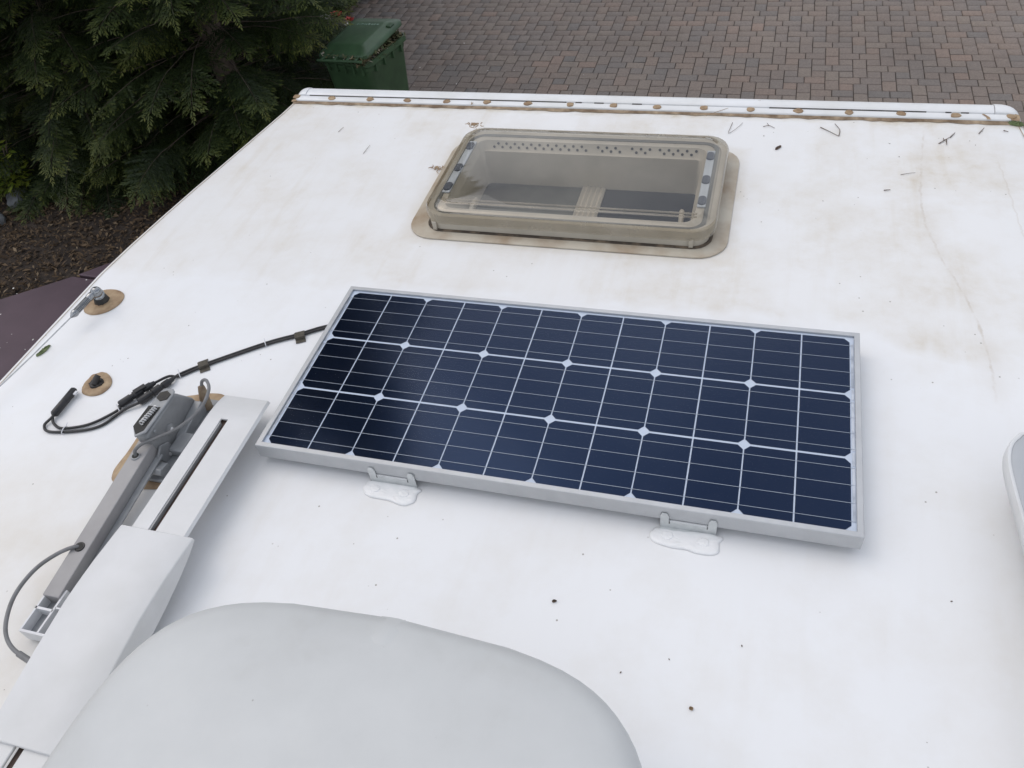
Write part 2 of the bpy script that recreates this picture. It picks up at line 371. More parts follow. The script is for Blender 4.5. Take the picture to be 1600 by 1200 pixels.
# ================================================================== SETTING
b = bmesh.new(); v = [b.verts.new(p) for p in ((-150, -150, GZ - .03), (150, -150, GZ - .03), (150, 150, GZ - .03), (-150, 150, GZ - .03))]; b.faces.new(v)
tag(obj('ground', b, 'soil'), kind='structure')
def drive_edge(y): return -3.80 - max(0, y - 7.1) * .42
drive = obj('driveway', prism([(-3.80, -6), (9, -6), (9, 15), (drive_edge(15), 15), (-3.80, 7.1)], GZ - .028, GZ - .008), 'joint'); tag(drive, kind='structure')

# pavers: two sizes laid in an interlocking repeat of 8 x 8 units
U = 0.0667
def paver_mesh(wx, wy, h=.035, bv=.006, gap=.0035):
    x, y = wx / 2 - gap, wy / 2 - gap
    lo = [(-x, -y, 0), (x, -y, 0), (x, y, 0), (-x, y, 0)]; mi = [(p[0], p[1], h - bv * .7) for p in lo]
    hi = [((abs(p[0]) - bv) * math.copysign(1, p[0]), (abs(p[1]) - bv) * math.copysign(1, p[1]), h) for p in lo]
    return lo, mi, hi
TILE = [(0, 0, 3, 2), (3, 0, 3, 2), (2, 2, 2, 3), (2, 5, 2, 3), (4, 4, 3, 2), (7, 4, 3, 2), (6, 6, 2, 3), (6, 9, 2, 3),
        (4, 2, 2, 2), (4, 6, 2, 2), (8, 2, 2, 2), (8, 6, 2, 2)]
allp = []
for i in range(-15, 17):
    for j in range(7, 28):
        for (px, py, pw, ph) in TILE:
            cx, cy = (i * 8 + px + pw / 2) * U, (j * 8 + py + ph / 2) * U
            if drive_edge(cy) + .05 < cx < 8.8 and 3.8 < cy < 14.8: allp.append((cx, cy, pw, ph))
def visible(p):
    d = Vector((p[0], p[1], GZ)) - cam.location
    z = d.dot(fwd); x = 800 + 1279.5 * d.dot(right) / z; y = 600 - 1279.5 * d.dot(up) / z
    edge = 138 + (x - 455) * .0235
    return z > 0 and -10 < x < 1610 and -8 < y < edge and not (505 < x < 622 and y > 30) and x > 545, d.length
vis = sorted([(visible(p)[1], p) for p in allp if visible(p)[0]])
near = [p for _, p in vis[:300]]; nearset = set(near)
protos = {}
for (cx, cy, pw, ph) in near:
    if (pw, ph) not in protos:
        lo, mi, hi = paver_mesh(pw * U, ph * U); protos[(pw, ph)] = o = obj('paver', loft([lo, mi, hi], False, True), 'paver', drive)
    else:
        o = copy(protos[(pw, ph)], drive)
    o.location = (cx, cy, GZ - .0245 + random.uniform(-.0015, .0015)); o.rotation_euler = (random.gauss(0, .006), random.gauss(0, .006), random.gauss(0, .008))
V, F, T = [], [], []
for p in allp:
    if p in nearset: continue
    cx, cy, pw, ph = p; lo, mi, hi = paver_mesh(pw * U, ph * U); n = len(V) * 12
    a = random.gauss(0, .008); ca, sa = math.cos(a), math.sin(a); dz = random.uniform(-.0015, .0015); tx, ty = random.gauss(0, .006), random.gauss(0, .006)
    V.append([(cx + x * ca - y * sa, cy + x * sa + y * ca, GZ - .0245 + z + dz + tx * x + ty * y) for x, y, z in lo + mi + hi]); T += [random.random()] * 12
    for k in range(4):
        q = (k + 1) % 4; F += [(n + k, n + q, n + 4 + q, n + 4 + k), (n + 4 + k, n + 4 + q, n + 8 + q, n + 8 + k)]
    F.append((n + 8, n + 9, n + 10, n + 11))
quads('paver_field', np.array(V).reshape(-1, 3), np.array(F), 'paver', drive, np.array(T), 'stuff')

# plum coloured concrete path beside the vehicle, two slabs with an open joint
pth = obj('path', prism([(-5.45, -6), (-1.2, -6), (-1.2, 3.35), (-4.86, 3.57), (-5.0, 3.46), (-5.36, 3.18), (-5.6, 2.9)], GZ - .03, GZ + .02), 'path', None, bevel=.01); tag(pth, kind='structure')
obj('slab', prism([(-4.83, 3.60), (-1.2, 3.385), (-1.2, 4.0), (-4.25, 4.02), (-4.62, 3.80)], GZ - .03, GZ + .02), 'path', pth, bevel=.01)

# leaf litter
def litter(n, x0, x1, y0, y1, sz, zc=GZ - .028, tilt=.5):
    c = np.stack([rng.uniform(x0, x1, n), rng.uniform(y0, y1, n), zc + rng.uniform(.002, .03, n)], 1)
    a = rng.uniform(0, 2 * np.pi, n); l = rng.uniform(.6, 1.4, n) * sz; wd = l * rng.uniform(.3, .55, n)
    d = np.stack([np.cos(a), np.sin(a), rng.uniform(-tilt, tilt, n)], 1); s = np.stack([-np.sin(a), np.cos(a), rng.uniform(-tilt, tilt, n)], 1)
    V = np.stack([c - d * l[:, None] / 2, c + s * wd[:, None] / 2 + [0, 0, .006], c + d * l[:, None] / 2, c - s * wd[:, None] / 2 + [0, 0, .006]], 1).reshape(-1, 3)
    i = np.arange(n)[:, None] * 4; F = np.concatenate([i + [0, 1, 2], i + [0, 2, 3]], 0)
    return V, F, np.repeat(rng.beta(1.6, 2.2, n), 4)
V, F, T = litter(30000, -9.5, -3.8, 2.7, 9.5, .045); V2, F2, T2 = litter(5000, -9.5, -3.8, 2.7, 9.5, .065); F = np.concatenate([F, F2 + len(V)]); V = np.concatenate([V, V2]); T = np.concatenate([T, T2])
ok = V[::4, 0] < np.array([drive_edge(y) for y in V[::4, 1]]) - .03
kk = np.repeat(ok, 4); ix = np.cumsum(kk) - 1; F = ix[F[kk[F[:, 0]]]]; V = V[kk]; T = T[kk]
lit = quads('leaf_litter', V, F, 'litterleaf', None, T); tag(lit, 'dry brown leaf litter covering the shaded soil under the conifers', 'leaf litter', kind='stuff')

# ================================================================== MOTORHOME (roof, walls, front moulding)
RV = thing('motorhome', 'white motorhome seen from its roof, grimy front end with brown sealant dots', 'motorhome', (.47, -1.2, GZ))
ys = [-4.2, -3, -2, -1, -.4, .12, .30, .42, .53, .66, .80, .87, .95, 1.05, 1.10, 1.20, 1.28, 1.38, 1.42, 1.49]
def xl(y): return float(np.interp(y, [-9, .53, .656, .802, .949, 1.104, 1.279, 1.42, 1.49, 1.6], [-.797, -.796, -.785, -.767, -.746, -.721, -.694, -.672, -.664, -.655]))
def xr(y): return .94 - xl(y) + .008
HX0, HX1, HY0, HY1 = .125, .775, .87, 1.20
roof = bmesh.new(); rows = []
for y in ys:
    a, c = xl(y), xr(y)
    xs = [(a - .004, -.05), (a, -.016), (a + .006, -.005), (a + .018, 0), (a + .30, 0), (HX0, 0), (.45, 0), (HX1, 0), (c - .25, 0), (c - .018, 0), (c - .006, -.005), (c, -.016), (c + .004, -.05)]
    rows.append([roof.verts.new((x, y, z)) for x, z in xs])
for (ya, ra), (yb, rb) in zip(zip(ys, rows), zip(ys[1:], rows[1:])):
    for i in range(len(ra) - 1):
        if i in (5, 6) and ya >= HY0 - 1e-6 and yb <= HY1 + 1e-6: continue
        roof.faces.new((ra[i], ra[i + 1], rb[i + 1], rb[i]))
obj('roof', roof, 'roof', RV, smooth=True)
lp = [(xl(y) - .003, y) for y in ys] + [(-.64, 1.575), (1.575, 1.575)] + [(xr(y) + .003, y) for y in ys[::-1]]
obj('wall', loft([[(x, y, -.045) for x, y in lp], [(x, y, -2.45) for x, y in lp]], False, True), 'wall', RV)
# side edge moulding strip with a fine dirty seam
for s in (0, 1):
    f = (lambda y: xl(y)) if s == 0 else (lambda y: xr(y))
    sg = 1 if s == 0 else -1
    obj('edge_seam', loft([[(f(y) + sg * .020, y, .0012) for y in ys], [(f(y) + sg * .0225, y, .0012) for y in ys]], False, False, False), 'beigedirt', RV)
# front moulding: flat flange, black gap, rolled outer edge
def sweepx(prof, x0, x1, n=24, wob=0):
    lps = []
    for i in range(n + 1):
        x = x0 + (x1 - x0) * i / n
        lps.append([(x, y + math.sin(x * 5) * wob, z) for y, z in prof])
    return loft(lps, True, True, True)
X0, X1 = -.655, 1.595
fl = obj('moulding_flange', sweepx([(1.492, .001), (1.492, .0085), (1.4935, .010), (1.5165, .011), (1.5165, .001)], X0 + .012, X1 - .012), 'trim', RV, smooth=True)
cyl = [(1.5195, .001), (1.5195, .0125), (1.5205, .0140), (1.532, .0165)] + [(1.545 + .043 * math.sin(a), -.022 + .040 * math.cos(a)) for a in np.linspace(0, 1.75, 11)] + [(1.575, -.06), (1.535, -.06)]
roll = obj('moulding_roll', sweepx(cyl, X0 + .04, X1 - .06), 'trim', RV, smooth=True)
for sx_, xa, xb in ((-1, X0 - .005, X0 + .0385), (1, X1 + .012, X1 - .0585)):       # end caps, rounded off at the corner
    lps = []
    for k, t in enumerate(np.linspace(0, 1, 8)):
        x = xb + (xa - xb) * t; sh = math.sqrt(max(0, 1 - (t * .97) ** 3.0))
        lps.append([(x, 1.5195 + (y - 1.5195) * (0.25 + .75 * sh), -.06 + (z + .0625) * (0.5 + .5 * sh)) for y, z in cyl])
    obj('moulding_end_cap', loft(lps), 'trim', RV, smooth=True)
for xa, xb in ((-.60, .31), (.40, .43), (.93, 1.36), (1.41, 1.425), (1.45, 1.47), (.34, .36), (.52, .55)):
    obj('moulding_gap', BOX(xa, xb, 1.5160, 1.5198, .004, .0128), 'darkline', fl)
gj = bmesh.new(); rr = random.Random(3)
n = 90; xs = [X0 + .004 + (X1 - X0 - .008) * i / n for i in range(n + 1)]
loft([[(x, 1.479 + rr.uniform(-.004, .003), .0012) for x in xs], [(x, 1.485 + rr.uniform(-.002, .002), .004) for x in xs], [(x, 1.4915, .0045) for x in xs]], False, False, False, gj)
obj('sealant_joint', gj, 'brownline', RV, smooth=True)
for i, x in enumerate((-.646, -.509, -.367, -.23, -.09, .048, .187, .325, .464, .60, .74, .877, 1.013, 1.154, 1.293, 1.435, 1.576)):
    y = 1.505 + .0006 * rr.uniform(-4, 4)
    pts = [(x + (.0125 + rr.uniform(-.002, .003)) * math.cos(a), y + (.0115 + rr.uniform(-.002, .002)) * math.sin(a)) for a in np.linspace(0, 2 * np.pi, 9)[:-1]]
    obj('sealant_dab', blob(pts, .0035, z0=.0105, jitter=.15, seed=i), 'brown', fl, smooth=True)
for xa, xb in ((1.502, 1.512),):
    obj('sealant_smear', loft([[(xa, 1.515, .0122), (xa + .006, 1.515, .0122)], [(xb, 1.50, .0112), (xb + .009, 1.50, .0112)], [(xb + .002, 1.488, .0105), (xb + .011, 1.488, .0105)]], False, False, False), 'brown', fl)
obj('sealant_smear', loft([[(1.587, 1.518, .013), (1.597, 1.518, .010)], [(1.580, 1.508, .012), (1.598, 1.508, .009)], [(1.572, 1.487, .0108), (1.596, 1.487, .008)]], False, False, False), 'brown', fl)
obj('sealant_smear', loft([[(-.664, 1.500, .003), (-.640, 1.497, .0112)], [(-.660, 1.487, .003), (-.638, 1.485, .007)]], False, False, False), 'brown', fl)

# ================================================================== ROOF LIGHT
VT = thing('roof_light', 'beige framed roof hatch with clear dirty acrylic lid on white roof', 'roof hatch', (.445, 1.03, 0))
FX0, FX1, FY0, FY1 = .022, .868, .785, 1.290
fb = loft([rrect(FX0, FX1, FY0, FY1, .075, .0012), rrect(FX0, FX1, FY0, FY1, .075, .0045), rrect(FX0 + .004, FX1 - .004, FY0 + .004, FY1 - .004, .072, .0065),
           rrect(FX0 + .055, FX1 - .045, FY0 + .034, FY1 - .04, .05, .0095)], False, False)
flange = obj('flange', fb, 'beigedirt', VT, smooth=True)
sm = loft([rrect(.072, .830, .8105, 1.254, .05, .0098), rrect(.0795, .8225, .8175, 1.2485, .045, .0128)], False, False)
obj('grime_seam', sm, 'beigeedge', flange, smooth=True)
fr = loft([rrect(.080, .822, .8180, 1.248, .045, .006), rrect(.080, .822, .8180, 1.248, .045, .048), rrect(.084, .818, .822, 1.244, .042, .052), rrect(.118, .780, .860, 1.208, .03, .052),
           rrect(.126, .772, .870, 1.198, .025, .030), rrect(.129, .769, .873, 1.190, .02, .026), rrect(.135, .763, .878, 1.186, .02, -.085)], False, False)
obj('frame', fr, 'beige', VT, smooth=True)
for xa, xb in ((.1, .112), (.775, .787)):
    obj('frame_rib', BOX(xa, xb, .8125, .8178, .011, .036), 'beige', VT, bevel=.002)
vh = bmesh.new()
def disc(bm, cx, cy, cz, rx, rz, tilt):
    n = 8; vv = [bm.verts.new((cx + rx * math.cos(2 * math.pi * k / n), cy - rz * math.sin(2 * math.pi * k / n) * tilt, cz + rz * math.sin(2 * math.pi * k / n))) for k in range(n)]
    bm.faces.new(vv)
for x in [.165 + .0125 * k for k in range(23)] + [.475 + .0125 * k for k in range(6)] + [.572 + .0125 * k for k in range(5)] + [.650 + .0125 * k for k in range(9)]:
    k = int(round((x - .165) / .0125)); z = .045 if k % 2 else .036
    disc(vh, x, 1.2068 - (.052 - z) * .455 - .0010, z, .0040, .0036, -.455)
obj('ventilation_holes', vh, 'hole', VT, kind='stuff')
obj('reflection_strip', loft([rrect(.0905, .8115, .8285, 1.2375, .038, .0522), rrect(.0905, .8115, .8285, 1.2375, .038, .0535), rrect(.101, .8010, .839, 1.227, .034, .0535), rrect(.101, .8010, .839, 1.227, .034, .0522)], False, False), 'reflection_strip', VT, smooth=True)  # dark strip added on the lip, painting the sky's reflection in the lid bevel
# bottom: fly screen, pleated rail, dark pane
obj('fly_screen', BOX(.136, .430, .879, 1.185, -.088, -.080), 'screen', VT)
pl = loft([[(.430 + .0075 * k, y, -.072 - (.006 if k % 2 else 0)) for k in range(10)] for y in (.879, 1.185)], False, False, False)
obj('pleated_blind', pl, 'beige', VT)
obj('dark_pane', BOX(.498, .762, .879, 1.185, -.088, -.081), 'opening', VT)
obj('cross_bar', BOX(.136, .762, .880, .905, -.070, -.050), 'beige', VT, bevel=.004)
# hinge rails and knobs under the lid
for x, sg in ((.106, 1), (.792, -1)):
    rl = obj('hinge_rail', BOX(x - .011, x + .011, .925, 1.190, .053, .0575), 'rail', VT, bevel=.002)
    for y in (.950, 1.045, 1.160):
        obj('knob', loft([rrect(x - .0105, x + .0105, y - .019, y + .019, .0095, .0576), rrect(x - .0095, x + .0095, y - .018, y + .018, .009, .0605)], False, True), 'knob', rl, smooth=True)
for xa in (.150, .735):
    obj('stay_arm', tube(smoothpath([(xa, .90, -.05), (xa + .004, .95, -.03), (xa + .002, 1.00, -.025), (xa, 1.03, -.035)]), .007), 'beige', VT, smooth=True)
# lid
LX0, LX1, LY0, LY1 = .070, .838, .812, 1.258
skirt = loft([rrect(LX0, LX1, LY0, LY1, .06, .033), rrect(LX0 + .001, LX1 - .001, LY0 + .001, LY1 - .001, .06, .058), rrect(LX0 + .005, LX1 - .005, LY0 + .004, LY1 - .005, .058, .0655)], False, False)
lid = obj('lid_skirt', skirt, 'acrylicside', VT, smooth=True)
top = loft([rrect(LX0 + .005, LX1 - .005, LY0 + .004, LY1 - .005, .058, .0657), rrect(LX0 + .030, LX1 - .030, LY0 + .026, LY1 - .028, .045, .0695),
            rrect(LX0 + .034, LX1 - .034, LY0 + .030, LY1 - .032, .042, .0760), rrect(LX0 + .042, LX1 - .042, LY0 + .038, LY1 - .040, .04, .0785)], False, True)
obj('lid_pane', top, 'acrylic', VT, smooth=True)
ri = loft([rrect(LX0 + .004, LX1 - .004, LY0 + .004, LY1 - .004, .058, .036), rrect(LX0 + .006, LX1 - .006, LY0 + .006, LY1 - .006, .056, .054), rrect(LX0 + .020, LX1 - .020, LY0 + .018, LY1 - .020, .05, .054)], False, False)
obj('lid_rim', ri, 'beige', VT, smooth=True)
for y in (LY0 + .045, LY0 + .058):
    obj('lid_rib', tube([(LX0 + .05, y, .0725), (LX1 - .05, y, .0725)], .0025, 6), 'acrylicside', VT, smooth=True)

# ================================================================== SOLAR PANEL
PW, PH, ZB, ZT = 1.16, .507, .022, .058
SP = thing('solar_module', 'dark blue framed solar panel lying flat on white roof', 'solar panel', (.58, .2535, 0))
prof = [(0, ZB), (0, ZT - .001), (.001, ZT), (.0105, ZT), (.0110, ZT - .0008), (.0110, ZT - .0035), (.002, ZT - .0035), (.002, ZB + .002), (.022, ZB + .002), (.022, ZB)]
def bar(a, b_, inx, iny, sa, sb):
    lps = []
    for p, s in ((a, sa), (b_, sb)):
        lps.append([(p[0] + inx * d + s[0] * d, p[1] + iny * d + s[1] * d, z) for d, z in prof])
    return loft(lps)
obj('frame_bar', bar((0, 0), (PW, 0), 0, 1, (1, 0), (-1, 0)), 'alu', SP)
obj('frame_bar', bar((0, PH), (PW, PH), 0, -1, (1, 0), (-1, 0)), 'alu', SP)
obj('frame_bar', bar((0, 0), (0, PH), 1, 0, (0, 1), (0, -1)), 'alu', SP)
obj('frame_bar', bar((PW, 0), (PW, PH), -1, 0, (0, 1), (0, -1)), 'alu', SP)
obj('backsheet', BOX(.0022, PW - .0022, .0022, PH - .0022, ZT - .0085, ZT - .0055), 'backsheet', SP)
cxs = [.0195, .2065, .3915, .578, .7645, .953, 1.1405]; rys = [.0140, .1725, .3320, .4900]
zc = ZT - .0051
def cellmesh(wd, ht, left):
    ch = .010; x, y = wd / 2, ht / 2
    p = [(-x + ch, -y), (x, -y), (x, y), (-x + ch, y), (-x, y - ch), (-x, -y + ch)] if left else [(-x, -y), (x - ch, -y), (x, -y + ch), (x, y - ch), (x - ch, y), (-x, y)]
    return loft([[(a, c, 0) for a, c in p], [(a, c, .0003) for a, c in p]], False, True)
proto = {}
for r_ in range(3):
    y0 = rys[r_] + (.0025 if r_ else 0); y1 = rys[r_ + 1] - (.0025 if r_ < 2 else 0)
    for c in range(6):
        a = cxs[c] + (.0013 if c else 0); e = cxs[c + 1] - (.0013 if c < 5 else 0); mid = (cxs[c] + cxs[c + 1]) / 2
        for half, (xa, xb) in enumerate(((a, mid - .0015), (mid + .0015, e))):
            key = half
            if key not in proto:
                proto[key] = o = obj('solar_cell', cellmesh(.0915, .1545, half == 0), 'cell', SP); 
            else: o = copy(proto[key], SP)
            o.location = ((xa + xb) / 2, (y0 + y1) / 2, zc)
            o.scale = ((xb - xa) / .0915, (y1 - y0) / .1545, 1)
        
    for k in range(4):
        y = y0 + .0188 + k * .0388
        obj('busbar', BOX(.0135, PW - .0125, y - .00042, y + .00042, zc + .0005, zc + .0009), 'bus', SP)
for xa, ya, yb in ((.0128, .035, .475), (PW - .0145, .035, .475)):
    e_ = bmesh.new()
    for k, (p, q) in enumerate(((.033, .150), (.154, .185), (.190, .312), (.318, .345), (.350, .474))): box(e_, xa - .0022, xa + .0022, p, q, zc + .0001, zc + .0004)
    obj('end_ribbon', e_, 'ribbon', SP)
gb = bmesh.new(); gb.faces.new([gb.verts.new(p) for p in ((.0112, .0112, ZT - .0028), (PW - .0112, .0112, ZT - .0028), (PW - .0112, PH - .0112, ZT - .0028), (.0112, PH - .0112, ZT - .0028))]); obj('glass', gb, 'pglass', SP)
# mounting brackets: foot under sealant, upright with two ears clipped on the frame
for (xa, xb, sd_) in ((.247, .346, 5), (.822, .922, 9)):
    y1, y0 = -.0006, -.0036
    up_ = [(xa, .003), (xb, .003), (xb, .036), (xb - .003, .043), (xb - .012, .043), (xb - .015, .036), (xb - .0155, .0225), (xa + .0155, .0225), (xa + .015, .036), (xa + .012, .043), (xa + .003, .043), (xa, .036)]
    br = obj('mounting_bracket', prism(up_, y0, y1, 'y'), 'zinc', SP, bevel=.0006)
    obj('foot', BOX(xa, xb, -.034, y0 - .0002, .001, .004), 'zinc', br)
    obj('bright_edge', BOX(xa + .017, xb - .017, y0 + .0004, y1 - .0002, .0226, .0236), 'bright', br)
    for x in (xa + .0165, xb - .0165): obj('slot', BOX(x - .0008, x + .0008, y0 - .0004, y0 - .0001, .0155, .0225), 'hole', br)
    rs = random.Random(sd_)
    pts = [(xa - .008, -.006), (xa - .013, -.022), (xa - .004, -.037), (xa + .02, -.042), (xa + .05, -.044), (xa + .075, -.047), (xb - .006, -.046), (xb + .006, -.036), (xb + .009, -.018), (xb + .004, -.006)]
    pts = [(x + rs.uniform(-.004, .004), y + rs.uniform(-.0025, .0025)) for x, y in pts]
    sb = blob(pts, .0042, z0=.0008, jitter=.18, seed=sd_)
    obj('sealant', sb, 'seal', br, smooth=True)
    for x, y in ((xa + .016, -.022), (xb - .02, -.024)):
        obj('screw_lump', blob([(x + .011 * math.cos(a) * rs.uniform(.8, 1.2), y + .009 * math.sin(a) * rs.uniform(.8, 1.2)) for a in np.linspace(0, 2 * np.pi, 8)[:-1]], .0022, z0=.0042, jitter=.2, seed=sd_ + 3), 'seal', br, smooth=True)
for (xa, xb) in ((.247, .346), (.822, .922)):                                        # rear pair, behind the panel
    br = obj('mounting_bracket', BOX(xa, xb, PH + .0006, PH + .0036, .003, .040), 'zinc', SP)
    obj('foot', BOX(xa, xb, PH + .0038, PH + .034, .001, .004), 'zinc', br)

# ================================================================== PANEL CABLES
CB = thing('solar_cable', 'pair of black panel leads with plug connectors looping across the roof', 'cable', (-.3, .2, 0))
main = [(.06, .45), (-.037, .412), (-.098, .373), (-.164, .333), (-.283, .241), (-.326, .201), (-.345, .182)]
def off(pts, d):
    out = []
    for i, p in enumerate(pts):
        a, c = pts[max(i - 1, 0)], pts[min(i + 1, len(pts) - 1)]; tx, ty = c[0] - a[0], c[1] - a[1]; l = math.hypot(tx, ty)
        out.append((p[0] - ty / l * d, p[1] + tx / l * d))
    return out
zs = [.010] * len(main)
obj('lead', tube(smoothpath([(x, y, .0045) for x, y in off(main, .0033)][:-1] + [(-.348, .190, .008), (-.367, .161, .012)]), .0031), 'rubber', CB, smooth=True)
obj('lead', tube(smoothpath([(x, y, .0045) for x, y in off(main, -.0033)][:-1] + [(-.330, .180, .010)]), .0031), 'rubber', CB, smooth=True)
def connector(p, q, name='plug'):
    p, q = Vector(p), Vector(q); L_ = (q - p).length
    st = [(0, .005), (.10, .0065), (.12, .0085), (.30, .0085), (.31, .0068), (.36, .0068), (.37, .0098), (.60, .0098), (.61, .0075), (.66, .0075), (.67, .0095), (.97, .0090), (1, .006)]
    return tube([p + (q - p) * t for t, _ in st], [r for _, r in st], 10)
obj('connector', connector((-.366, .163, .012), (-.413, .085, .011)), 'plastic', CB, smooth=True)
obj('connector', connector((-.329, .182, .011), (-.370, .100, .011)), 'plastic', CB, smooth=True)
obj('connector_clip', loft([[(x, y, z) for x, y in ((-.383, .148), (-.371, .142), (-.386, .117), (-.398, .123))] for z in (.015, .0225)]), 'plastic', CB, bevel=.0015)
obj('lead', tube(smoothpath([(-.413, .085, .010), (-.411, .074, .006), (-.453, .026, .005), (-.509, .003, .005), (-.540, .010, .005), (-.556, .026, .007), (-.557, .036, .010)]), .0032), 'rubber', CB, smooth=True)
obj('lead', tube(smoothpath([(-.370, .100, .010), (-.392, .082, .007), (-.403, .068, .005), (-.425, .027, .004), (-.469, .003, .004), (-.537, -.011, .004), (-.562, .002, .005), (-.556, .022, .009), (-.551, .036, .012)]), .0032), 'rubber', CB, smooth=True)
obj('end_plug', tube([(-.5535, .030, .012), (-.5535, .034, .012), (-.554, .108, .012), (-.554, .112, .012)], [.006, .0092, .0088, .005], 10), 'plastic', CB, smooth=True)
obj('plug_tab', BOX(-.547, -.540, .094, .106, .010, .015), 'tie', CB, bevel=.001)
def clipat(x, y, a):
    c = BOX(-.012, .012, -.021, .021, 0, .0012); box(c, -.012, .012, -.009, .009, .0012, .0098)
    for v in c.verts: v.co = Matrix.Rotation(a, 3, 'Z') @ v.co + Vector((x, y, .0012))
    return c
obj('cable_clip', clipat(-.091, .370, R(30)), 'clip', CB, bevel=.002)
obj('cable_clip', clipat(-.284, .241, R(38)), 'clip', CB, bevel=.002)
for x, y, a, d in ((-.165, .332, 35, .0085), (-.326, .202, 40, .009), (-.410, .076, 50, .009), (-.504, -.001, 5, .011)):
    t = bmesh.new(); dx, dy = math.sin(R(a)) * -1, math.cos(R(a))
    tube([(x + dx * d * math.cos(u), y + dy * d * math.cos(u), .0055 + .0050 * math.sin(u)) for u in np.linspace(0, 2 * np.pi, 13)], .0011, 5, t)
    tube([(x + dx * d, y + dy * d, .008), (x + dx * (d + .006), y + dy * (d + .006), .011)], .0010, 5, t)
    obj('zip_tie', t, 'tie', CB, smooth=True)

# ================================================================== WHIP ANTENNA, GLAND
WA = thing('whip_antenna', 'chrome spring whip antenna with ball stud by roof edge', 'antenna', (-.70, .42, 0))
obj('sealant_patch', blob([(-.736, .388), (-.722, .372), (-.692, .366), (-.662, .380), (-.645, .408), (-.645, .438), (-.662, .460), (-.697, .468), (-.728, .458), (-.742, .425)], .005, z0=.0008, jitter=.15, seed=2), 'brown', WA, smooth=True)
obj('base_nut', tube([(-.697, .418, .004), (-.697, .418, .020), (-.694, .415, .026)], [.021, .017, .013], 9), 'blackgunk', WA, smooth=True)
obj('stud', tube([(-.694, .415, .026), (-.690, .412, .033), (-.687, .410, .036)], [.012, .016, .012], 14), 'chrome', WA, smooth=True)
bs = bmesh.new(); bmesh.ops.create_uvsphere(bs, u_segments=20, v_segments=12, radius=.0145, matrix=Matrix.Translation((-.676, .400, .052)))
obj('ball', bs, 'chrome', WA, smooth=True)
A_, B_ = Vector((-.681, .386, .052)), Vector((-.694, .312, .043)); ax = (B_ - A_).normalized()
obj('spring_ferrule', tube([A_ + ax * t for t in (-.012, 0, .010, .014)], [.007, .0095, .0095, .008], 12), 'chrome', WA, smooth=True)
obj('spring_core', tube([A_ + ax * .012, A_ + ax * .058], .0072, 10), 'cast', WA, smooth=True)
u_ = ax.cross(Vector((0, 0, 1))).normalized(); v_ = ax.cross(u_); hel = []
for k in range(14 * 10 + 1):
    a = 2 * math.pi * k / 10; hel.append(A_ + ax * (.012 + .046 * k / 140) + (u_ * math.cos(a) + v_ * math.sin(a)) * .0078)
obj('spring', tube(hel, .0014, 5), 'chrome', WA, smooth=True)
obj('spring_tip', tube([A_ + ax * t for t in (.057, .062, .068, .078)], [.0085, .0098, .0085, .0025], 12), 'chrome', WA, smooth=True)
obj('whip', tube([A_ + ax * .076, (-.713, .17, .036), (-.735, .04, .030), (-.79, -.45, .026)], .0016, 6), 'chrome', WA, smooth=True)
GL = thing('cable_gland', 'black gland stub in ragged brown sealant near loose plug', 'gland', (-.517, .142, 0))
obj('sealant_patch', blob([(-.551, .128), (-.553, .152), (-.545, .172), (-.523, .181), (-.497, .168), (-.482, .145), (-.488, .118), (-.510, .106), (-.538, .110)], .006, z0=.0008, jitter=.25, seed=12), 'brown', GL, smooth=True)
obj('gunk', blob([(-.535, .135), (-.530, .152), (-.515, .158), (-.500, .148), (-.503, .132), (-.520, .124)], .006, z0=.005, jitter=.3, seed=13), 'blackgunk', GL, smooth=True)
obj('stub', tube([(-.517, .136, .009), (-.515, .146, .018), (-.513, .154, .022)], [.009, .0075, .0065], 9), 'blackgunk', GL, smooth=True)

# ================================================================== FOLDED TV ANTENNA
TV = thing('tv_antenna', 'folded television antenna with grey crank base and long white slotted arm', 'antenna', (-.2, -.1, 0))
obj('sealant_patch', blob([(-.322, .03), (-.305, .085), (-.285, .135), (-.250, .153), (-.215, .163), (-.180, .158), (-.165, .10), (-.150, 0), (-.170, -.09), (-.225, -.112), (-.295, -.110), (-.318, -.085), (-.318, -.03)], .006, z0=.0008, jitter=.12, seed=21), 'brown', TV, smooth=True)
obj('base_plate', prism([(-.270, -.095), (-.160, -.095), (-.150, .10), (-.165, .135), (-.215, .135), (-.250, .10), (-.275, .04)], .0065, .016), 'castlite', TV, bevel=.003)
# cast housing: narrow top, tall flank towards +x, ear at the lower front
flank = [(.072, .098), (.060, .108), (-.040, .104), (-.050, .092), (-.046, .052), (-.040, .016), (.100, .016), (.108, .030), (.100, .056)]
hs = obj('housing', prism(flank, -.239, -.205, 'x'), 'cast', TV, bevel=.006, seg=3)
obj('top_plate', prism([(-.2395, .058), (-.2365, .068), (-.230, .074), (-.214, .074), (-.2075, .068), (-.2045, .058), (-.2045, -.046), (-.222, -.062), (-.2395, -.040)], .1065, .1115), 'castlite', hs, bevel=.0025, seg=3)
obj('hex_recess', prism([(-.2225 + .0150 * math.cos(R(60 * k + 30)), .050 + .0150 * math.sin(R(60 * k + 30))) for k in range(6)], .1105, .1130), 'blackgunk', hs)
obj('spring_slot', prism([(-.2402, -.038), (-.2225, -.056), (-.2115, -.044), (-.2115, .020), (-.2402, .020)], .1095, .1122), 'hole', hs)
hel = []
for k in range(9 * 8 + 1):
    a = 2 * math.pi * k / 8; hel.append((-.2170 + .0046 * math.cos(a) - .007 * k / 72, .016 - .048 * k / 72, .1165 + .0040 * math.sin(a)))
obj('crank_spring', tube(hel, .0015, 5), 'coil', hs, smooth=True)
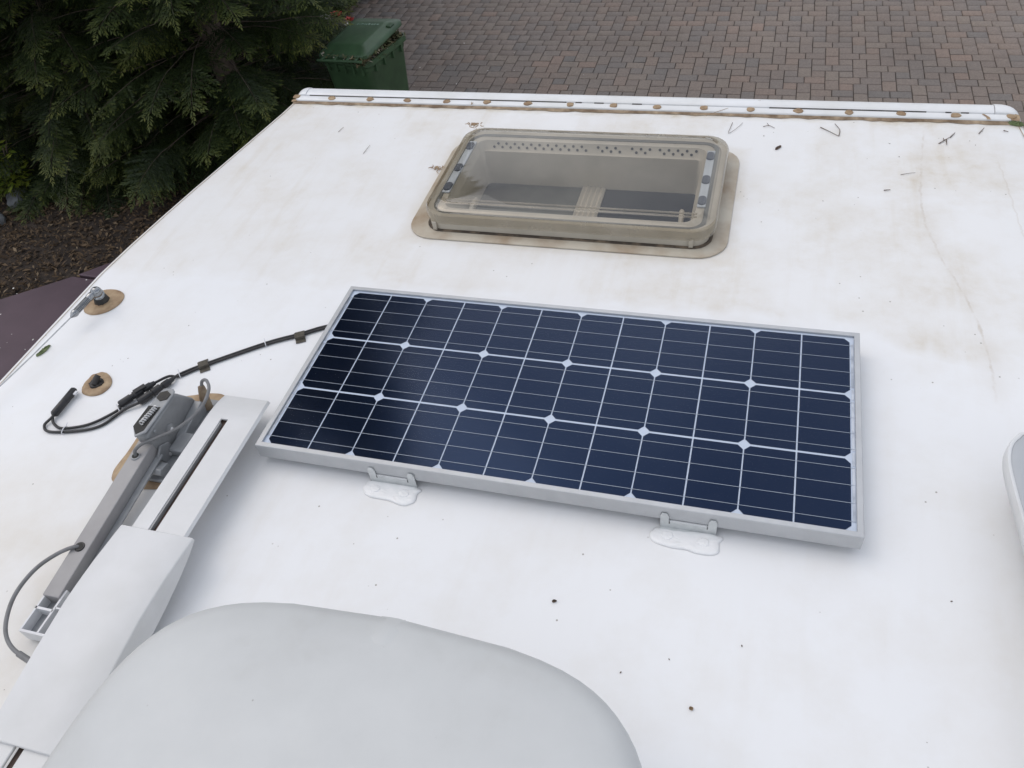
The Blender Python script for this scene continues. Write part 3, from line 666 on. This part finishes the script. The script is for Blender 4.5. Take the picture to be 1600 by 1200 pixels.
obj('flank_ledge', prism([(.104, .030), (.098, .050), (.010, .034), (-.012, .016), (.100, .016)], -.2048, -.186, 'x'), 'castlite', hs, bevel=.002)
obj('boss', tube([(-.2048, .006, .060), (-.2010, .006, .060), (-.1995, .006, .060)], [.0125, .0120, .008], 16), 'cast', hs, smooth=True)
obj('boss_pin', tube([(-.1995, .006, .060), (-.1965, .006, .060)], [.0050, .0035], 10), 'coil', hs, smooth=True)
for yy, zz in ((.085, .040), (.050, .028), (-.028, .092)): obj('rivet', tube([(-.2045, yy, zz), (-.2025, yy, zz), (-.2015, yy, zz)], [.0042, .0038, .002], 10), 'castlite', hs, smooth=True)
ear = obj('ear', prism([(-.040, .060), (-.018, .048), (-.012, .020), (-.035, .004), (-.048, .010), (-.060, .045)], -.2044, -.1985, 'x'), 'cast', TV, bevel=.002)
obj('pivot_bolt', tube([(-.1985, -.030, .024), (-.1955, -.030, .024)], .0045, 8), 'coil', ear, smooth=True)
obj('knuckle', BOX(-.200, -.165, -.030, .022, .016, .036), 'castlite', TV, bevel=.004)
obj('hook', prism([(-.060, .034), (-.085, .040), (-.092, .030), (-.080, .018), (-.095, .012), (-.060, .010)], -.200, -.180, 'x'), 'castlite', TV, bevel=.002)
# square arm, sloping down towards the camera
def slab(a, b_, wx, hz):
    a, b_ = Vector(a), Vector(b_); lps = []
    for p in (a, b_): lps.append([(p.x - wx / 2, p.y, p.z - hz), (p.x + wx / 2, p.y, p.z - hz), (p.x + wx / 2, p.y, p.z), (p.x - wx / 2, p.y, p.z)])
    return loft(lps)
arm = obj('arm', slab((-.226, -.030, .074), (-.226, -.385, .040), .036, .030), 'arm', TV, bevel=.0015)
obj('arm_flange', slab((-.2005, -.050, .046), (-.2005, -.380, .016), .0135, .004), 'castlite', TV, bevel=.0006)
def armz(y): return .074 + (y + .03) * (.034 / .355)
for y in (-.080, -.285):
    gro = bmesh.new(); tube([(-.228, y, armz(y) - .001), (-.228, y, armz(y) + .0022)], [.0105, .0095], 16, gro); obj('grommet', gro, 'castlite' if y > -.2 else 'plastic', arm, smooth=True)
    gro = bmesh.new(); tube([(-.228, y, armz(y) + .0018), (-.228, y, armz(y) + .0027)], .0072, 14, gro); obj('cable_hole', gro, 'hole', arm, smooth=True)
# open extrusion at the arm's end: white walls round grey pockets
fx0, fx1, fy0, fy1 = -.244, -.170, -.455, -.378
fk = bmesh.new()
for a in ((fx0, fx1, fy0, fy0 + .0045), (fx0, fx1 - .036, fy0 + .045, fy0 + .0495), (fx0, fx0 + .0035, fy0 + .0046, fy1), (fx0 + .036, fx0 + .040, fy0 + .0046, fy1 + .012), (fx1 - .003, fx1, fy0, fy1 + .01), (fx0 + .039, fx1, fy0 + .052, fy0 + .055)):
    box(fk, a[0], a[1], a[2], a[3], .006, .036)
obj('arm_end_bracket', fk, 'acut', TV)
obj('bracket_floor', BOX(fx0 + .003, fx1 - .003, fy0 + .003, fy1, .006, .014), 'castlite', TV)
# slotted wing
wy = [.126, .112, .095, .078, .058, .045, .0, -.1, -.2, -.26]
def wz(y): return .070 - (0 if y < .04 else .022 * ((y - .04) / .085) ** 2)
wl = loft([[( -.136 + .004 * (1 if y > .1 else 0), y, wz(y)) for y in wy], [(-.098, y, wz(y) + .001) for y in wy]], False, False, False)
wing = bmesh.new()
xsw = [-.138, -.134, -.0985, -.0815, -.020, -.016]
rowsv = []
for y in wy:
    sh_ = -.013 * (max(0, y - .05) / .075) ** 1.5
    rowsv.append([wing.verts.new((x + sh_ * (1.3 if i > 3 else .7), y, wz(y) - (.006 if i in (0, 5) else 0))) for i, x in enumerate(xsw)])
for k, (ra, rb) in enumerate(zip(rowsv, rowsv[1:])):
    for i in range(5):
        if i == 2 and wy[k] <= .046: continue
        wing.faces.new((ra[i], ra[i + 1], rb[i + 1], rb[i]))
wo = obj('wing', wing, 'awhite', TV); so = wo.modifiers.new('thick', 'SOLIDIFY'); so.thickness = .004; so.offset = -1
obj('slot_channel', BOX(-.1040, -.0760, -.26, .062, .048, .060), 'slotdark', TV)
obj('slot_rail', BOX(-.0985, -.0945, -.26, .036, .0601, .0685), 'castlite', TV)
w2 = bmesh.new(); box(w2, -.138, -.0985, -1.05, -.60, .044, .050); box(w2, -.0815, -.016, -1.05, -.60, .044, .050); obj('wing', w2, 'awhite', TV, bevel=.002)
obj('slot_channel', BOX(-.1000, -.0800, -1.05, -.60, .034, .038), 'slotdark', TV)
# centre pod, lens shaped in profile
pod = []
for y in np.linspace(-.236, -.632, 15):
    t = (y + .236) / -.396
    zt = float(np.interp(y, [-.632, -.5, -.40, -.33, -.236], [.058, .074, .083, .082, .074])); th = .008 + .046 * math.sin(math.pi * min(1, max(0, t))) ** .8
    wd = 0.0
    pod.append([(-.156, y, zt - .002), (-.153, y, zt), (.0, y, zt), (.003, y, zt - .002), (.003, y, zt - th), (-.156, y, zt - th)])
obj('pod', loft(pod), 'awhite', TV, bevel=.0015)
# coax
obj('coax', tube(smoothpath([(-.228, -.080, .068), (-.227, -.074, .082), (-.214, -.058, .088), (-.190, -.040, .090), (-.165, -.005, .085), (-.152, .055, .078), (-.158, .105, .082), (-.175, .128, .086), (-.190, .130, .080), (-.194, .124, .066)]), .0036), 'gcable', TV, smooth=True)
obj('cable_boot', tube([(-.194, .124, .070), (-.192, .120, .060), (-.190, .112, .040), (-.190, .108, .018)], [.007, .0095, .0115, .012], 10), 'boot', TV, smooth=True)
obj('coax', tube(smoothpath([(-.228, -.285, .046), (-.236, -.290, .054), (-.262, -.310, .052), (-.284, -.345, .050), (-.290, -.39, .048), (-.280, -.43, .046), (-.255, -.468, .045), (-.215, -.492, .045), (-.15, -.505, .045)]), .0038), 'gcable', TV, smooth=True)
obj('coax_ferrule', tube([(-.205, -.495, .045), (-.165, -.505, .045)], .0055, 10), 'gcable', TV, smooth=True)

# ================================================================== AIR CONDITIONER SHROUD
AC = thing('air_conditioner', 'large pale grey rounded rooftop unit shroud nearest the viewer', 'rooftop unit', (.52, -.9, 0))
def acloop(inset, z, n=72):
    out = []
    hw = .380 - inset; yf, yb = -.398 - inset, -1.40 + inset
    cy, hh = (yf + yb) / 2, (yf - yb) / 2
    for k in range(n):
        a = 2 * math.pi * k / n; c, s = math.cos(a), math.sin(a)
        e = 2 / 5.6
        x = hw * math.copysign(abs(c) ** e, c); y = hh * math.copysign(abs(s) ** e, s)
        y -= (.045 * (x / hw) ** 2 if s > 0 else 0)
        out.append((.521 + x, cy + y, z))
    return out
acl = [acloop(-.012, .004), acloop(-.010, .05), acloop(-.004, .18), acloop(.0, .255), acloop(.004, .278), acloop(.013, .294), acloop(.028, .304), acloop(.06, .312), acloop(.12, .319), acloop(.2, .324), acloop(.29, .326)]
ab = loft(acl, True, True)
obj('shroud', ab, 'ac', AC, smooth=True)
rg = loft([[(x, y, float(np.interp(y, [-.60, -.5, -.45, -.43, -.408], [.3195, .3125, .311, .3065, .292])) + dz * (1 + 2 * max(0, -.46 - y) / .14)) for x, dz in ((.500, -.0025), (.513, .0002), (.527, .0006), (.540, -.0025))] for y in (-.60, -.5, -.45, -.43, -.415, -.408)], False, False, False)
obj('mould_line', rg, 'ac', AC, smooth=True)

# ================================================================== VENT CAP AT THE RIGHT
VC = thing('vent_cap', 'low grey vent cap with pale rim at right side of roof', 'vent cap', (1.52, 0, 0))
base = [(1.40, .19), (1.62, .19), (1.62, -.42), (1.41, -.42)]
obj('base', prism([(1.415, .185), (1.62, .185), (1.62, -.42), (1.425, -.42)], .001, .10), 'caprim', VC, bevel=.01)
ol = smoothpath([(1.382, .02, 0), (1.376, .09, 0), (1.3735, .15, 0), (1.380, .19, 0), (1.396, .216, 0), (1.415, .228, 0), (1.50, .232, 0), (1.60, .230, 0), (1.64, .21, 0), (1.65, .15, 0), (1.65, -.2, 0), (1.645, -.43, 0), (1.61, -.46, 0), (1.43, -.46, 0), (1.395, -.43, 0), (1.392, -.2, 0), (1.382, .02, 0)], 4)[:-1]
cc = Vector((1.51, -.1, 0))
def ins(d, z):
    out = []
    for i, p in enumerate(ol):
        t = (ol[(i + 1) % len(ol)] - ol[i - 1]).normalized(); nrm = Vector((-t.y, t.x, 0))
        if nrm.dot(cc - p) < 0: nrm = -nrm
        out.append((p.x + nrm.x * d, p.y + nrm.y * d, z))
    return out
obj('rim', loft([ins(.006, .090), ins(0, .096), ins(0, .116), ins(.0015, .1195), ins(.0045, .120), ins(.007, .1185)], False, False), 'caprim', VC, smooth=True)
obj('cap_top', loft([ins(.0068, .1175), ins(.012, .1195), ins(.018, .1205)], False, True), 'cap', VC, smooth=True)

# ================================================================== TWIGS AND BITS ON THE ROOF
def twig(label, paths, r=.0012, m='twig', cat='twig', z=.0022):
    bm = bmesh.new()
    for p in paths: sp_ = smoothpath([(x + random.uniform(-.0015, .0015), y + random.uniform(-.0015, .0015), z + .001 * (i % 2)) for i, (x, y) in enumerate(p)], 3); tube(sp_, [r * .62 * (1.15 - .6 * k / len(sp_)) for k in range(len(sp_))], 5, bm)
    o = obj('twig', bm, m, None, smooth=True); tag(o, label, cat, 'twigs fallen on the roof'); return o
twig('forked thin twig between hatch corner and front moulding', [[(.831, 1.442), (.828, 1.41), (.825, 1.38), (.845, 1.41), (.861, 1.442)]])
twig('short bent brown twig right of the forked twig', [[(.918, 1.424), (.934, 1.431), (.953, 1.419)], [(.934, 1.431), (.930, 1.445)]], .0014)
twig('v shaped dark twig on roof near the front moulding', [[(1.078, 1.432), (1.10, 1.41), (1.127, 1.386)], [(1.126, 1.388), (1.131, 1.42), (1.117, 1.454)]], .0018)
twig('largest broken twig with side shoots, far right of roof', [[(1.384, 1.364), (1.40, 1.382), (1.414, 1.398)], [(1.414, 1.398), (1.428, 1.425)], [(1.40, 1.384), (1.396, 1.394)], [(1.406, 1.388), (1.404, 1.36)]], .0020)
twig('short straight twig near the right end of the moulding', [[(1.49, 1.424), (1.506, 1.455)]], .0018)
twig('tiny twig piece nearest the right roof edge', [[(1.553, 1.446), (1.563, 1.438)]], .0018)
twig('thin needle lying right of the hatch, mid roof', [[(1.281, 1.200), (1.30, 1.208), (1.318, 1.213)]], .0011)
twig('dark stub twig below the thin needle, right of hatch', [[(1.238, 1.123), (1.254, 1.127)]], .0019)
twig('long dry needle leaning on moulding behind the hatch corner', [[(.752, 1.462), (.78, 1.485), (.813, 1.511)]], .0014, 'drybit', z=.011)
twig('dry needle lying across the black gap of the moulding', [[(.880, 1.542), (.904, 1.552)]], .0014, 'drybit', z=.0165)
twig('short dark needle on roof below the moulding left end', [[(-.398, 1.303), (-.394, 1.333)]], .0013)
twig('curved thin needle on roof left of the hatch', [[(-.262, 1.184), (-.258, 1.21), (-.259, 1.234)]], .0011)
twig('pale dry twig stuck at left end of moulding sealant', [[(.0, 1.488), (-.004, 1.50)], [(.0, 1.488), (.004, 1.497)]], .0018, 'drybit', z=.012)
def bit(label, pts, m, cat, h=.004, z0=.0012, seed=0):
    o = obj('leaf_bit' if cat != 'crumb' else 'crumb', blob(pts, h, z0=z0, jitter=.5, seed=seed), m, None, smooth=True); return tag(o, label, cat)
def ell(x, y, a, b_, rot=0, n=7, j=.25, seed=0):
    q = random.Random(seed); return [(x + math.cos(rot) * a * math.cos(t) * q.uniform(1 - j, 1 + j) - math.sin(rot) * b_ * math.sin(t), y + math.sin(rot) * a * math.cos(t) + math.cos(rot) * b_ * math.sin(t) * q.uniform(1 - j, 1 + j)) for t in np.linspace(0, 2 * np.pi, n + 1)[:-1]]
bit('dark curled leaf scrap right of the hatch top corner', ell(.967, 1.312, .013, .0036, R(55), seed=1), 'twig', 'leaf', seed=1)
def clump(label, cx, cy, z, rad, n, sd):
    q = random.Random(sd); bm = bmesh.new()
    for k in range(n):
        a = q.uniform(0, 6.28); x, y = cx + q.gauss(0, rad * .5), cy + q.gauss(0, rad * .35); l = q.uniform(.3, 1) * rad
        tube([(x, y, z + q.uniform(0, .003)), (x + l * .5 * math.cos(a), y + l * .5 * math.sin(a), z + q.uniform(.001, .005)), (x + l * math.cos(a + .4), y + l * math.sin(a + .4), z + q.uniform(0, .004))], [.0017, .0013, .0007], 5, bm)
    tag(obj('dry_scrap', bm, 'drybit', None, smooth=True), label, 'plant scrap', kind='stuff')
clump('dry brown plant clump against the hatch left edge', .012, 1.122, .002, .020, 22, 2)
clump('dry brown scrap at the hatch rear left corner', .088, 1.262, .0675, .020, 18, 3)
bit('green leaf caught at the right end of the moulding', ell(1.590, 1.480, .020, .009, R(-15), 7, .3, 4), 'greenbit', 'leaf', .006, seed=4)
bit('green moss scrap beside the whip antenna rod', ell(-.738, .224, .022, .006, R(78), 9, .4, 5), 'greenbit', 'leaf', .004, seed=5)
bit('small dark seed on roof in front of panel middle', ell(.667, -.189, .0042, .0020, .4, seed=6), 'twig', 'crumb', .003, seed=6)
bit('small tan crumb on roof beside the shroud right corner', ell(.915, -.324, .004, .003, 0, seed=7), 'drybit', 'crumb', .003, seed=7)
sp = bmesh.new(); q = random.Random(11)
spots = [(1.302, -.058), (.982, -.205), (1.281, 1.291), (1.26, 1.357), (.924, 1.374), (.80, -.29), (.872, -.252), (.893, 1.02), (-.50, .222), (-.513, .229), (-.495, .235), (-.52, .205), (1.25, -.30), (1.1, -.12), (-.21, -.52), (-.225, -.545), (-.235, -.56)]
spots += [(q.uniform(-.6, 1.5), q.uniform(-.1, 1.44)) for _ in range(16)] + [(q.uniform(.9, 1.5), q.uniform(.95, 1.44)) for _ in range(12)]
for i, (x, y) in enumerate(spots):
    if -.02 < x < 1.18 and -.02 < y < .53 or 0 < x < .9 and .76 < y < 1.31: continue
    bmesh.ops.create_icosphere(sp, subdivisions=1, radius=q.uniform(.0005, .0012) if i > 5 else .0014, matrix=Matrix.Translation((x, y, .0014)) @ Matrix.Rotation(q.uniform(0, 3), 4, 'Z') @ Matrix.Diagonal((1.6, .8, .6, 1)))
tag(obj('grit', sp, 'twig', None), 'scattered dark grit specks over the white roof', 'grit', kind='stuff')

# ================================================================== GREEN WHEELED BIN
BN = thing('wheeled_bin', 'green wheeled garden waste bin with cuttings under its lid', 'bin', (-2.80, 6.10, GZ))
ROT = Matrix.Translation((-2.82, 6.12, GZ)) @ Matrix.Rotation(R(-13), 4, 'Z')
def bobj(name, bm, m, parent, **k):
    bm.transform(ROT); return obj(name, bm, m, parent, **k)
hw, hd = .29, .315
body = loft([rrect(-hw * .80, hw * .80, -hd * .74, hd * .78, .05, .03), rrect(-hw * .95, hw * .95, -hd * .94, hd * .95, .055, .90), rrect(-hw, hw, -hd, hd, .055, .93), rrect(-hw * 1.05, hw * 1.05, -hd * 1.03, hd * 1.04, .06, .935), rrect(-hw * 1.05, hw * 1.05, -hd * 1.03, hd * 1.04, .06, .985), rrect(-hw, hw, -hd, hd, .055, .985), rrect(-hw * .96, hw * .96, -hd * .95, hd * .95, .05, .88)], True, True)
bobj('body', body, 'bin', BN, smooth=True)
for x in (-.2, -.1, 0, .1, .2):
    bobj('rim_gusset', BOX(x - .006, x + .006, -hd * 1.03, -hd * .93, .85, .934), 'bin', BN)
for y in (-.22, -.08, .06, .2):
    bobj('rim_gusset', BOX(hw * .93, hw * 1.04, y - .006, y + .006, .86, .934), 'bin', BN)
LT = Matrix.Translation((0, -hd * 1.02, 1.005)) @ Matrix.Rotation(R(6), 4, 'X') @ Matrix.Rotation(R(-5), 4, 'Y')
def lobj(name, bm, m, parent, **k):
    bm.transform(LT); return bobj(name, bm, m, parent, **k)
lidb = loft([rrect(-.30, .285, .0, .66, .06, -.020), rrect(-.30, .285, .0, .66, .06, .012), rrect(-.285, .270, .015, .645, .055, .026), rrect(-.25, .215, .09, .60, .04, .030), rrect(-.235, .195, .115, .56, .04, .052), rrect(-.20, .16, .15, .52, .03, .056)], True, True)
lido = lobj('lid', lidb, 'bin', BN, smooth=True)
lobj('lid_handle', BOX(.20, .265, .48, .55, .028, .042), 'bin', lido, bevel=.008)
let = bmesh.new(); q = random.Random(4); x = -.13
while x < .13:
    w_ = q.uniform(.012, .026); box(let, x, x + w_, .47, .47 + q.uniform(.022, .030), .0565, .0580); x += w_ + q.uniform(.007, .014)
lobj('lid_lettering', let, 'binmark', lido)
for x in (-.2, -.05, .1, .2):
    lobj('hinge_lug', BOX(x - .014, x + .014, -.06, .02, -.02, .012), 'bin', BN, bevel=.004)
lobj('hinge_bar', tube([(-.26, -.055, -.006), (.27, -.055, -.006)], .013, 8), 'bin', BN, smooth=True)
for x in (-.25, .25):
    bobj('wheel', tube([(x - .03, -hd * .78, .10), (x + .03, -hd * .78, .10)], .10, 18), 'plastic', BN, smooth=True)
n = 1500
c = np.stack([rng.uniform(-.24, .31, n), rng.uniform(-.34, .31, n), .955 + rng.uniform(0, .075, n)], 1)
c[:500, 0] = rng.uniform(.16, .30, 500); c[:300, 1] = rng.uniform(-.35, -.26, 300); c[:300, 0] = rng.uniform(.02, .27, 300)
a = rng.uniform(0, 6.28, n); l = rng.uniform(.02, .06, n); d = np.stack([np.cos(a), np.sin(a), rng.uniform(-.7, .7, n)], 1); s = np.stack([-np.sin(a), np.cos(a), rng.uniform(-.7, .7, n)], 1)
V = np.stack([c - d * l[:, None] / 2, c + s * l[:, None] * .2, c + d * l[:, None] / 2, c - s * l[:, None] * .2], 1).reshape(-1, 3)
V = (np.c_[V, np.ones(len(V))] @ np.array(ROT).T)[:, :3]; i = np.arange(n)[:, None] * 4
M['cutleaf'] = leaf_material('cuttings', [(0, (.05, .075, .025)), (.5, (.13, .12, .06)), (.8, (.22, .17, .10)), (1, (.46, .43, .36))], .8, .1)
ct = quads('garden_cuttings', V, np.concatenate([i + [0, 1, 2], i + [0, 2, 3]]), 'cutleaf', None, np.repeat(rng.random(n), 4)); tag(ct, 'dry garden cuttings spilling from under the green bin lid', 'cuttings', kind='stuff')

# ================================================================== CONIFERS
def spray_arrays(bases, dirs, norms, lens, wids, tones):
    s = np.cross(dirs, norms); s /= np.linalg.norm(s, axis=1)[:, None] + 1e-9
    m = bases + dirs * (lens * .5)[:, None] - norms * (lens * .05)[:, None]
    V = np.stack([bases, m + s * wids[:, None] / 2, bases + dirs * lens[:, None] - norms * (lens * .12)[:, None], m - s * wids[:, None] / 2], 1).reshape(-1, 3)
    i = np.arange(len(bases))[:, None] * 4
    return V, np.concatenate([i + [0, 1, 2], i + [0, 2, 3]]), np.repeat(tones, 4)
def conifer(seed, H=8.5, rb=1.55, nb=150):
    g = np.random.default_rng(seed); q = random.Random(seed)
    B, D, N, Ln, Wd, Tn = [], [], [], [], [], []; tb = bmesh.new()
    tube([(0, 0, -.05), (.02, .01, .6), (.03, -.02, H * .5), (0, 0, H * .97)], [.15, .12, .07, .012], 9, tb)
    for k in range(nb):
        f = (k + g.random()) / nb; h = .12 + (H - .3) * f ** 1.8
        if h < 4: h = max(.15, round(h / .42) * .42 - .1 + g.normal(0, .11))
        Rb = rb * (1 - h / H) ** .55 * g.uniform(.8, 1.12) + .12; r0 = Rb * (1 - math.sqrt(g.random())) * .75; Lb = min(Rb - r0, g.uniform(.5, .85)) + .1; r0 = max(0, Rb - Lb) if g.random() < .6 else r0
        az = k * 2.39996 + g.normal(0, .3); e0 = g.uniform(-.05, .22) + .5 * h / H; drop = g.uniform(.10, .34)
        ca, sa = math.cos(az), math.sin(az)
        def at(t): return np.array([ca * (r0 + Lb * t), sa * (r0 + Lb * t), h + r0 * .05 - .08 * r0 * r0 + Lb * (math.sin(e0) * t - drop * t * t)])
        def dr(t):
            v = np.array([ca, sa, math.sin(e0) - 2 * drop * t]); return v / np.linalg.norm(v)
        br = [np.array([0, 0, h - .05])] + [at(t) for t in np.linspace(0, .97, 5)]
        tube([Vector(p) for p in br], [.009 * max(.25, Lb / 1.5) * (1 - t * .85) for t in np.linspace(0, 1, 6)], 4, tb)
        tw = g.normal(0, .22)
        fresh = g.uniform(-.12, .20)
        nsec = max(5, int(Lb / .048))
        for j in range(nsec + 1):
            t = .1 + .9 * j / nsec; p = at(min(t, .99)); d0 = dr(t)
            side0 = np.array([-sa, ca, tw]); side0 /= np.linalg.norm(side0)
            for sg in ((1, -1) if j < nsec else (0,)):
                l2 = ((.40 * Lb * (1 - t) ** .8 + .055) * g.uniform(.5, 1.25)) if sg else .10
                an = g.uniform(.8, 1.15) if sg else 0
                d2 = d0 * math.cos(an) + side0 * sg * math.sin(an) + np.array([0, 0, -.10]); d2 /= np.linalg.norm(d2)
                nrm = np.cross(d0, side0); nrm = nrm if nrm[2] > 0 else -nrm
                nrm = nrm + g.normal(0, .18, 3); nrm /= np.linalg.norm(nrm)
                s2 = np.cross(nrm, d2); s2 /= np.linalg.norm(s2)
                ns = max(3, int(l2 / .017)); u = (np.arange(ns) + .5) / ns
                pb = p + d2 * (u * l2)[:, None] + np.array([0, 0, -.22]) * (u ** 2 * l2)[:, None]
                for s in (1, -1):
                    aa = g.uniform(.55, .95, ns)
                    dd = d2 * np.cos(aa)[:, None] + s2 * s * np.sin(aa)[:, None] + g.normal(0, .08, (ns, 3)) + np.array([0, 0, -.12]); dd /= np.linalg.norm(dd, axis=1)[:, None]
                    B.append(pb); D.append(dd); N.append(np.repeat(nrm[None], ns, 0) + g.normal(0, .15, (ns, 3))); Ln.append((.026 + .044 * (1 - u * .7) * min(1, l2 / .3 + .3)) * g.uniform(.75, 1.25, ns)); Wd.append(g.uniform(.009, .015, ns))
                    Tn.append(np.clip(.10 + fresh + .24 * u * t + .45 * t ** 4 + g.normal(0, .10, ns), 0, 1))  # lit tips and shaded inner boughs are put into the needle tone
                B.append((p + d2 * l2 * .97 + np.array([0, 0, -.22 * l2]))[None]); D.append(d2[None]); N.append(nrm[None]); Ln.append(np.array([.055])); Wd.append(np.array([.015])); Tn.append(np.array([min(1, .6 + fresh)]))
    return [np.concatenate(a) for a in (B, D, N, Ln, Wd, Tn)], tb
KIND = []
for sd_, H_, rb_, nb_ in ((1, 14.0, 1.50, 560), (2, 13.0, 1.55, 540), (3, 14.5, 1.70, 580)):
    arr, tb = conifer(sd_, H_, rb_, nb_); KIND.append((spray_arrays(*arr), tb))
spots = [(-4.42, 6.08, 0, 40, 'conifer with boughs overhanging the green bin'), (-6.15, 5.95, 1, 10, 'dark conifer nearest the leaf litter, in the middle of the row'),
         (-7.75, 6.35, 2, 200, 'dark conifer at the left edge behind the two stones'), (-6.05, 8.15, 2, 95, 'dark conifer at the top, behind the front row'), (-8.3, 8.6, 0, 250, 'dark conifer at the top left corner, farthest back'), (-5.6, 10.4, 1, 300, 'conifer farthest up the picture, beyond the flowers')]
made = {}
for x, y, kd, rz, lab in spots:
    t = thing('conifer_tree', lab, 'tree', (x, y, GZ - .02), 'conifers beside the driveway'); t.rotation_euler[2] = R(rz)
    if kd not in made:
        (V, F, T), tb = KIND[kd]
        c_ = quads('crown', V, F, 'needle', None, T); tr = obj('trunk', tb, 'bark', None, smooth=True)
        made[kd] = (c_, tr)
    else: c_, tr = [copy(o) for o in made[kd]]
    for o in (c_, tr): o.parent = t; o.matrix_parent_inverse = Matrix.Identity(4)

# ================================================================== SMALL PLANTS AND STONES
def leafy(name, label, cat, loc, n, rad, hgt, lsz, m, flowers=()):
    t = thing(name, label, cat, loc); X, Y, Z = loc
    st = bmesh.new()
    for k in range(9):
        a = k * 2.4; tube(smoothpath([(X, Y, Z - .02), (X + rad * .3 * math.cos(a), Y + rad * .3 * math.sin(a), Z + hgt * .5), (X + rad * .7 * math.cos(a), Y + rad * .7 * math.sin(a), Z + hgt * .9)], 3), .006, 5, st)
    obj('stem', st, 'bark', t, smooth=True)
    th = rng.uniform(0, 6.28, n); rr_ = rad * np.sqrt(rng.random(n)); zz = hgt * (.25 + .75 * rng.random(n) * np.sqrt(np.clip(1 - (rr_ / rad) ** 2 * .6, 0, 1)))
    c = np.stack([X + rr_ * np.cos(th), Y + rr_ * np.sin(th), Z + zz], 1); a = rng.uniform(0, 6.28, n)
    d = np.stack([np.cos(a), np.sin(a), rng.uniform(-.5, .5, n)], 1); s = np.stack([-np.sin(a), np.cos(a), rng.uniform(-.4, .4, n)], 1); l = lsz * rng.uniform(.6, 1.3, n)
    V = np.stack([c - d * l[:, None] / 2, c + s * l[:, None] * .25, c + d * l[:, None] / 2, c - s * l[:, None] * .25], 1).reshape(-1, 3); i = np.arange(n)[:, None] * 4
    quads('foliage', V, np.concatenate([i + [0, 1, 2], i + [0, 2, 3]]), m, t, np.repeat(rng.random(n), 4))
    for (fx, fy, fz, sz, fm) in flowers:
        f = bmesh.new()
        for k in range(9):
            a = k * 2.4; e = .25 + .5 * (k % 3) / 2; c0 = Vector((fx, fy, fz)); dv = Vector((math.cos(a) * math.cos(e), math.sin(a) * math.cos(e), math.sin(e))); sv = Vector((-math.sin(a), math.cos(a), 0))
            vv = [f.verts.new(c0 + dv * sz * u + sv * sz * w_ + Vector((0, 0, .2 * sz * u))) for u, w_ in ((.1, 0), (.6, .32), (1, .12), (1, -.12), (.6, -.32))]; f.faces.new(vv)
        obj('flower', f, fm, t)
    return t
leafy('flowering_plant', 'plant with red and white flowers behind the green bin', 'plant', (-3.62, 7.35, GZ), 500, .42, .62, .09, 'darkleaf',
      [(-3.80, 7.52, GZ + .66, .075, 'red'), (-3.62, 7.46, GZ + .63, .06, 'red'), (-3.56, 7.32, GZ + .62, .06, 'white_petal'), (-3.47, 7.28, GZ + .60, .055, 'white_petal'), (-3.52, 7.20, GZ + .58, .06, 'white_petal'), (-3.42, 7.18, GZ + .56, .055, 'white_petal'), (-3.50, 7.08, GZ + .55, .05, 'white_petal'), (-3.86, 7.42, GZ + .63, .07, 'white_petal'), (-3.93, 7.50, GZ + .64, .07, 'white_petal')])
leafy('bright_shrub', 'bright yellow green shrub cut by the left picture edge', 'shrub', (-6.38, 4.72, GZ), 600, .22, .62, .07, 'limeleaf')
for x, y, s, lab in ((-6.33, 4.72 - .05, .15, 'larger grey stone in the leaf litter below the bright shrub'), (-6.38, 4.28, .11, 'smaller grey stone at the left picture edge')):
    st = bmesh.new(); bmesh.ops.create_icosphere(st, subdivisions=3, radius=s)
    for v in st.verts:
        n_ = v.co.normalized(); k = 1 + .16 * math.sin(n_.x * 4 + s * 50) + .12 * math.sin(n_.y * 5 + 1) + .08 * math.sin(n_.z * 9 + n_.x * 6)
        v.co = Vector((v.co.x * 1.25 * k, v.co.y * .9 * k, max(-.04, v.co.z * .75 * k))) + Vector((x, y, GZ + .0))
    tag(obj('stone', st, 'stone', None, smooth=True), lab, 'stone', 'stones in the leaf litter')

# pale bits lying on the path and by the bin
n = 70; c = np.stack([rng.uniform(-5.4, -3.9, n), rng.uniform(1.5, 3.6, n), np.full(n, GZ + .0225)], 1)
c[40:] = np.stack([rng.normal(-2.0, .9, 30), rng.uniform(6.6, 8.6, 30), np.full(30, GZ + .013)], 1)
a = rng.uniform(0, 6.28, n); l = rng.uniform(.008, .026, n); d = np.stack([np.cos(a), np.sin(a), rng.uniform(0, .2, n)], 1); s_ = np.stack([-np.sin(a), np.cos(a), rng.uniform(0, .3, n)], 1)
V = np.stack([c - d * l[:, None] / 2, c + s_ * l[:, None] * .35, c + d * l[:, None] / 2, c - s_ * l[:, None] * .35], 1).reshape(-1, 3); i = np.arange(n)[:, None] * 4
bits = quads('fallen_petals', V, np.concatenate([i + [0, 1, 2], i + [0, 2, 3]]), 'white_petal', None); tag(bits, 'tiny pale petals scattered on the path and paving', 'petals', kind='stuff')
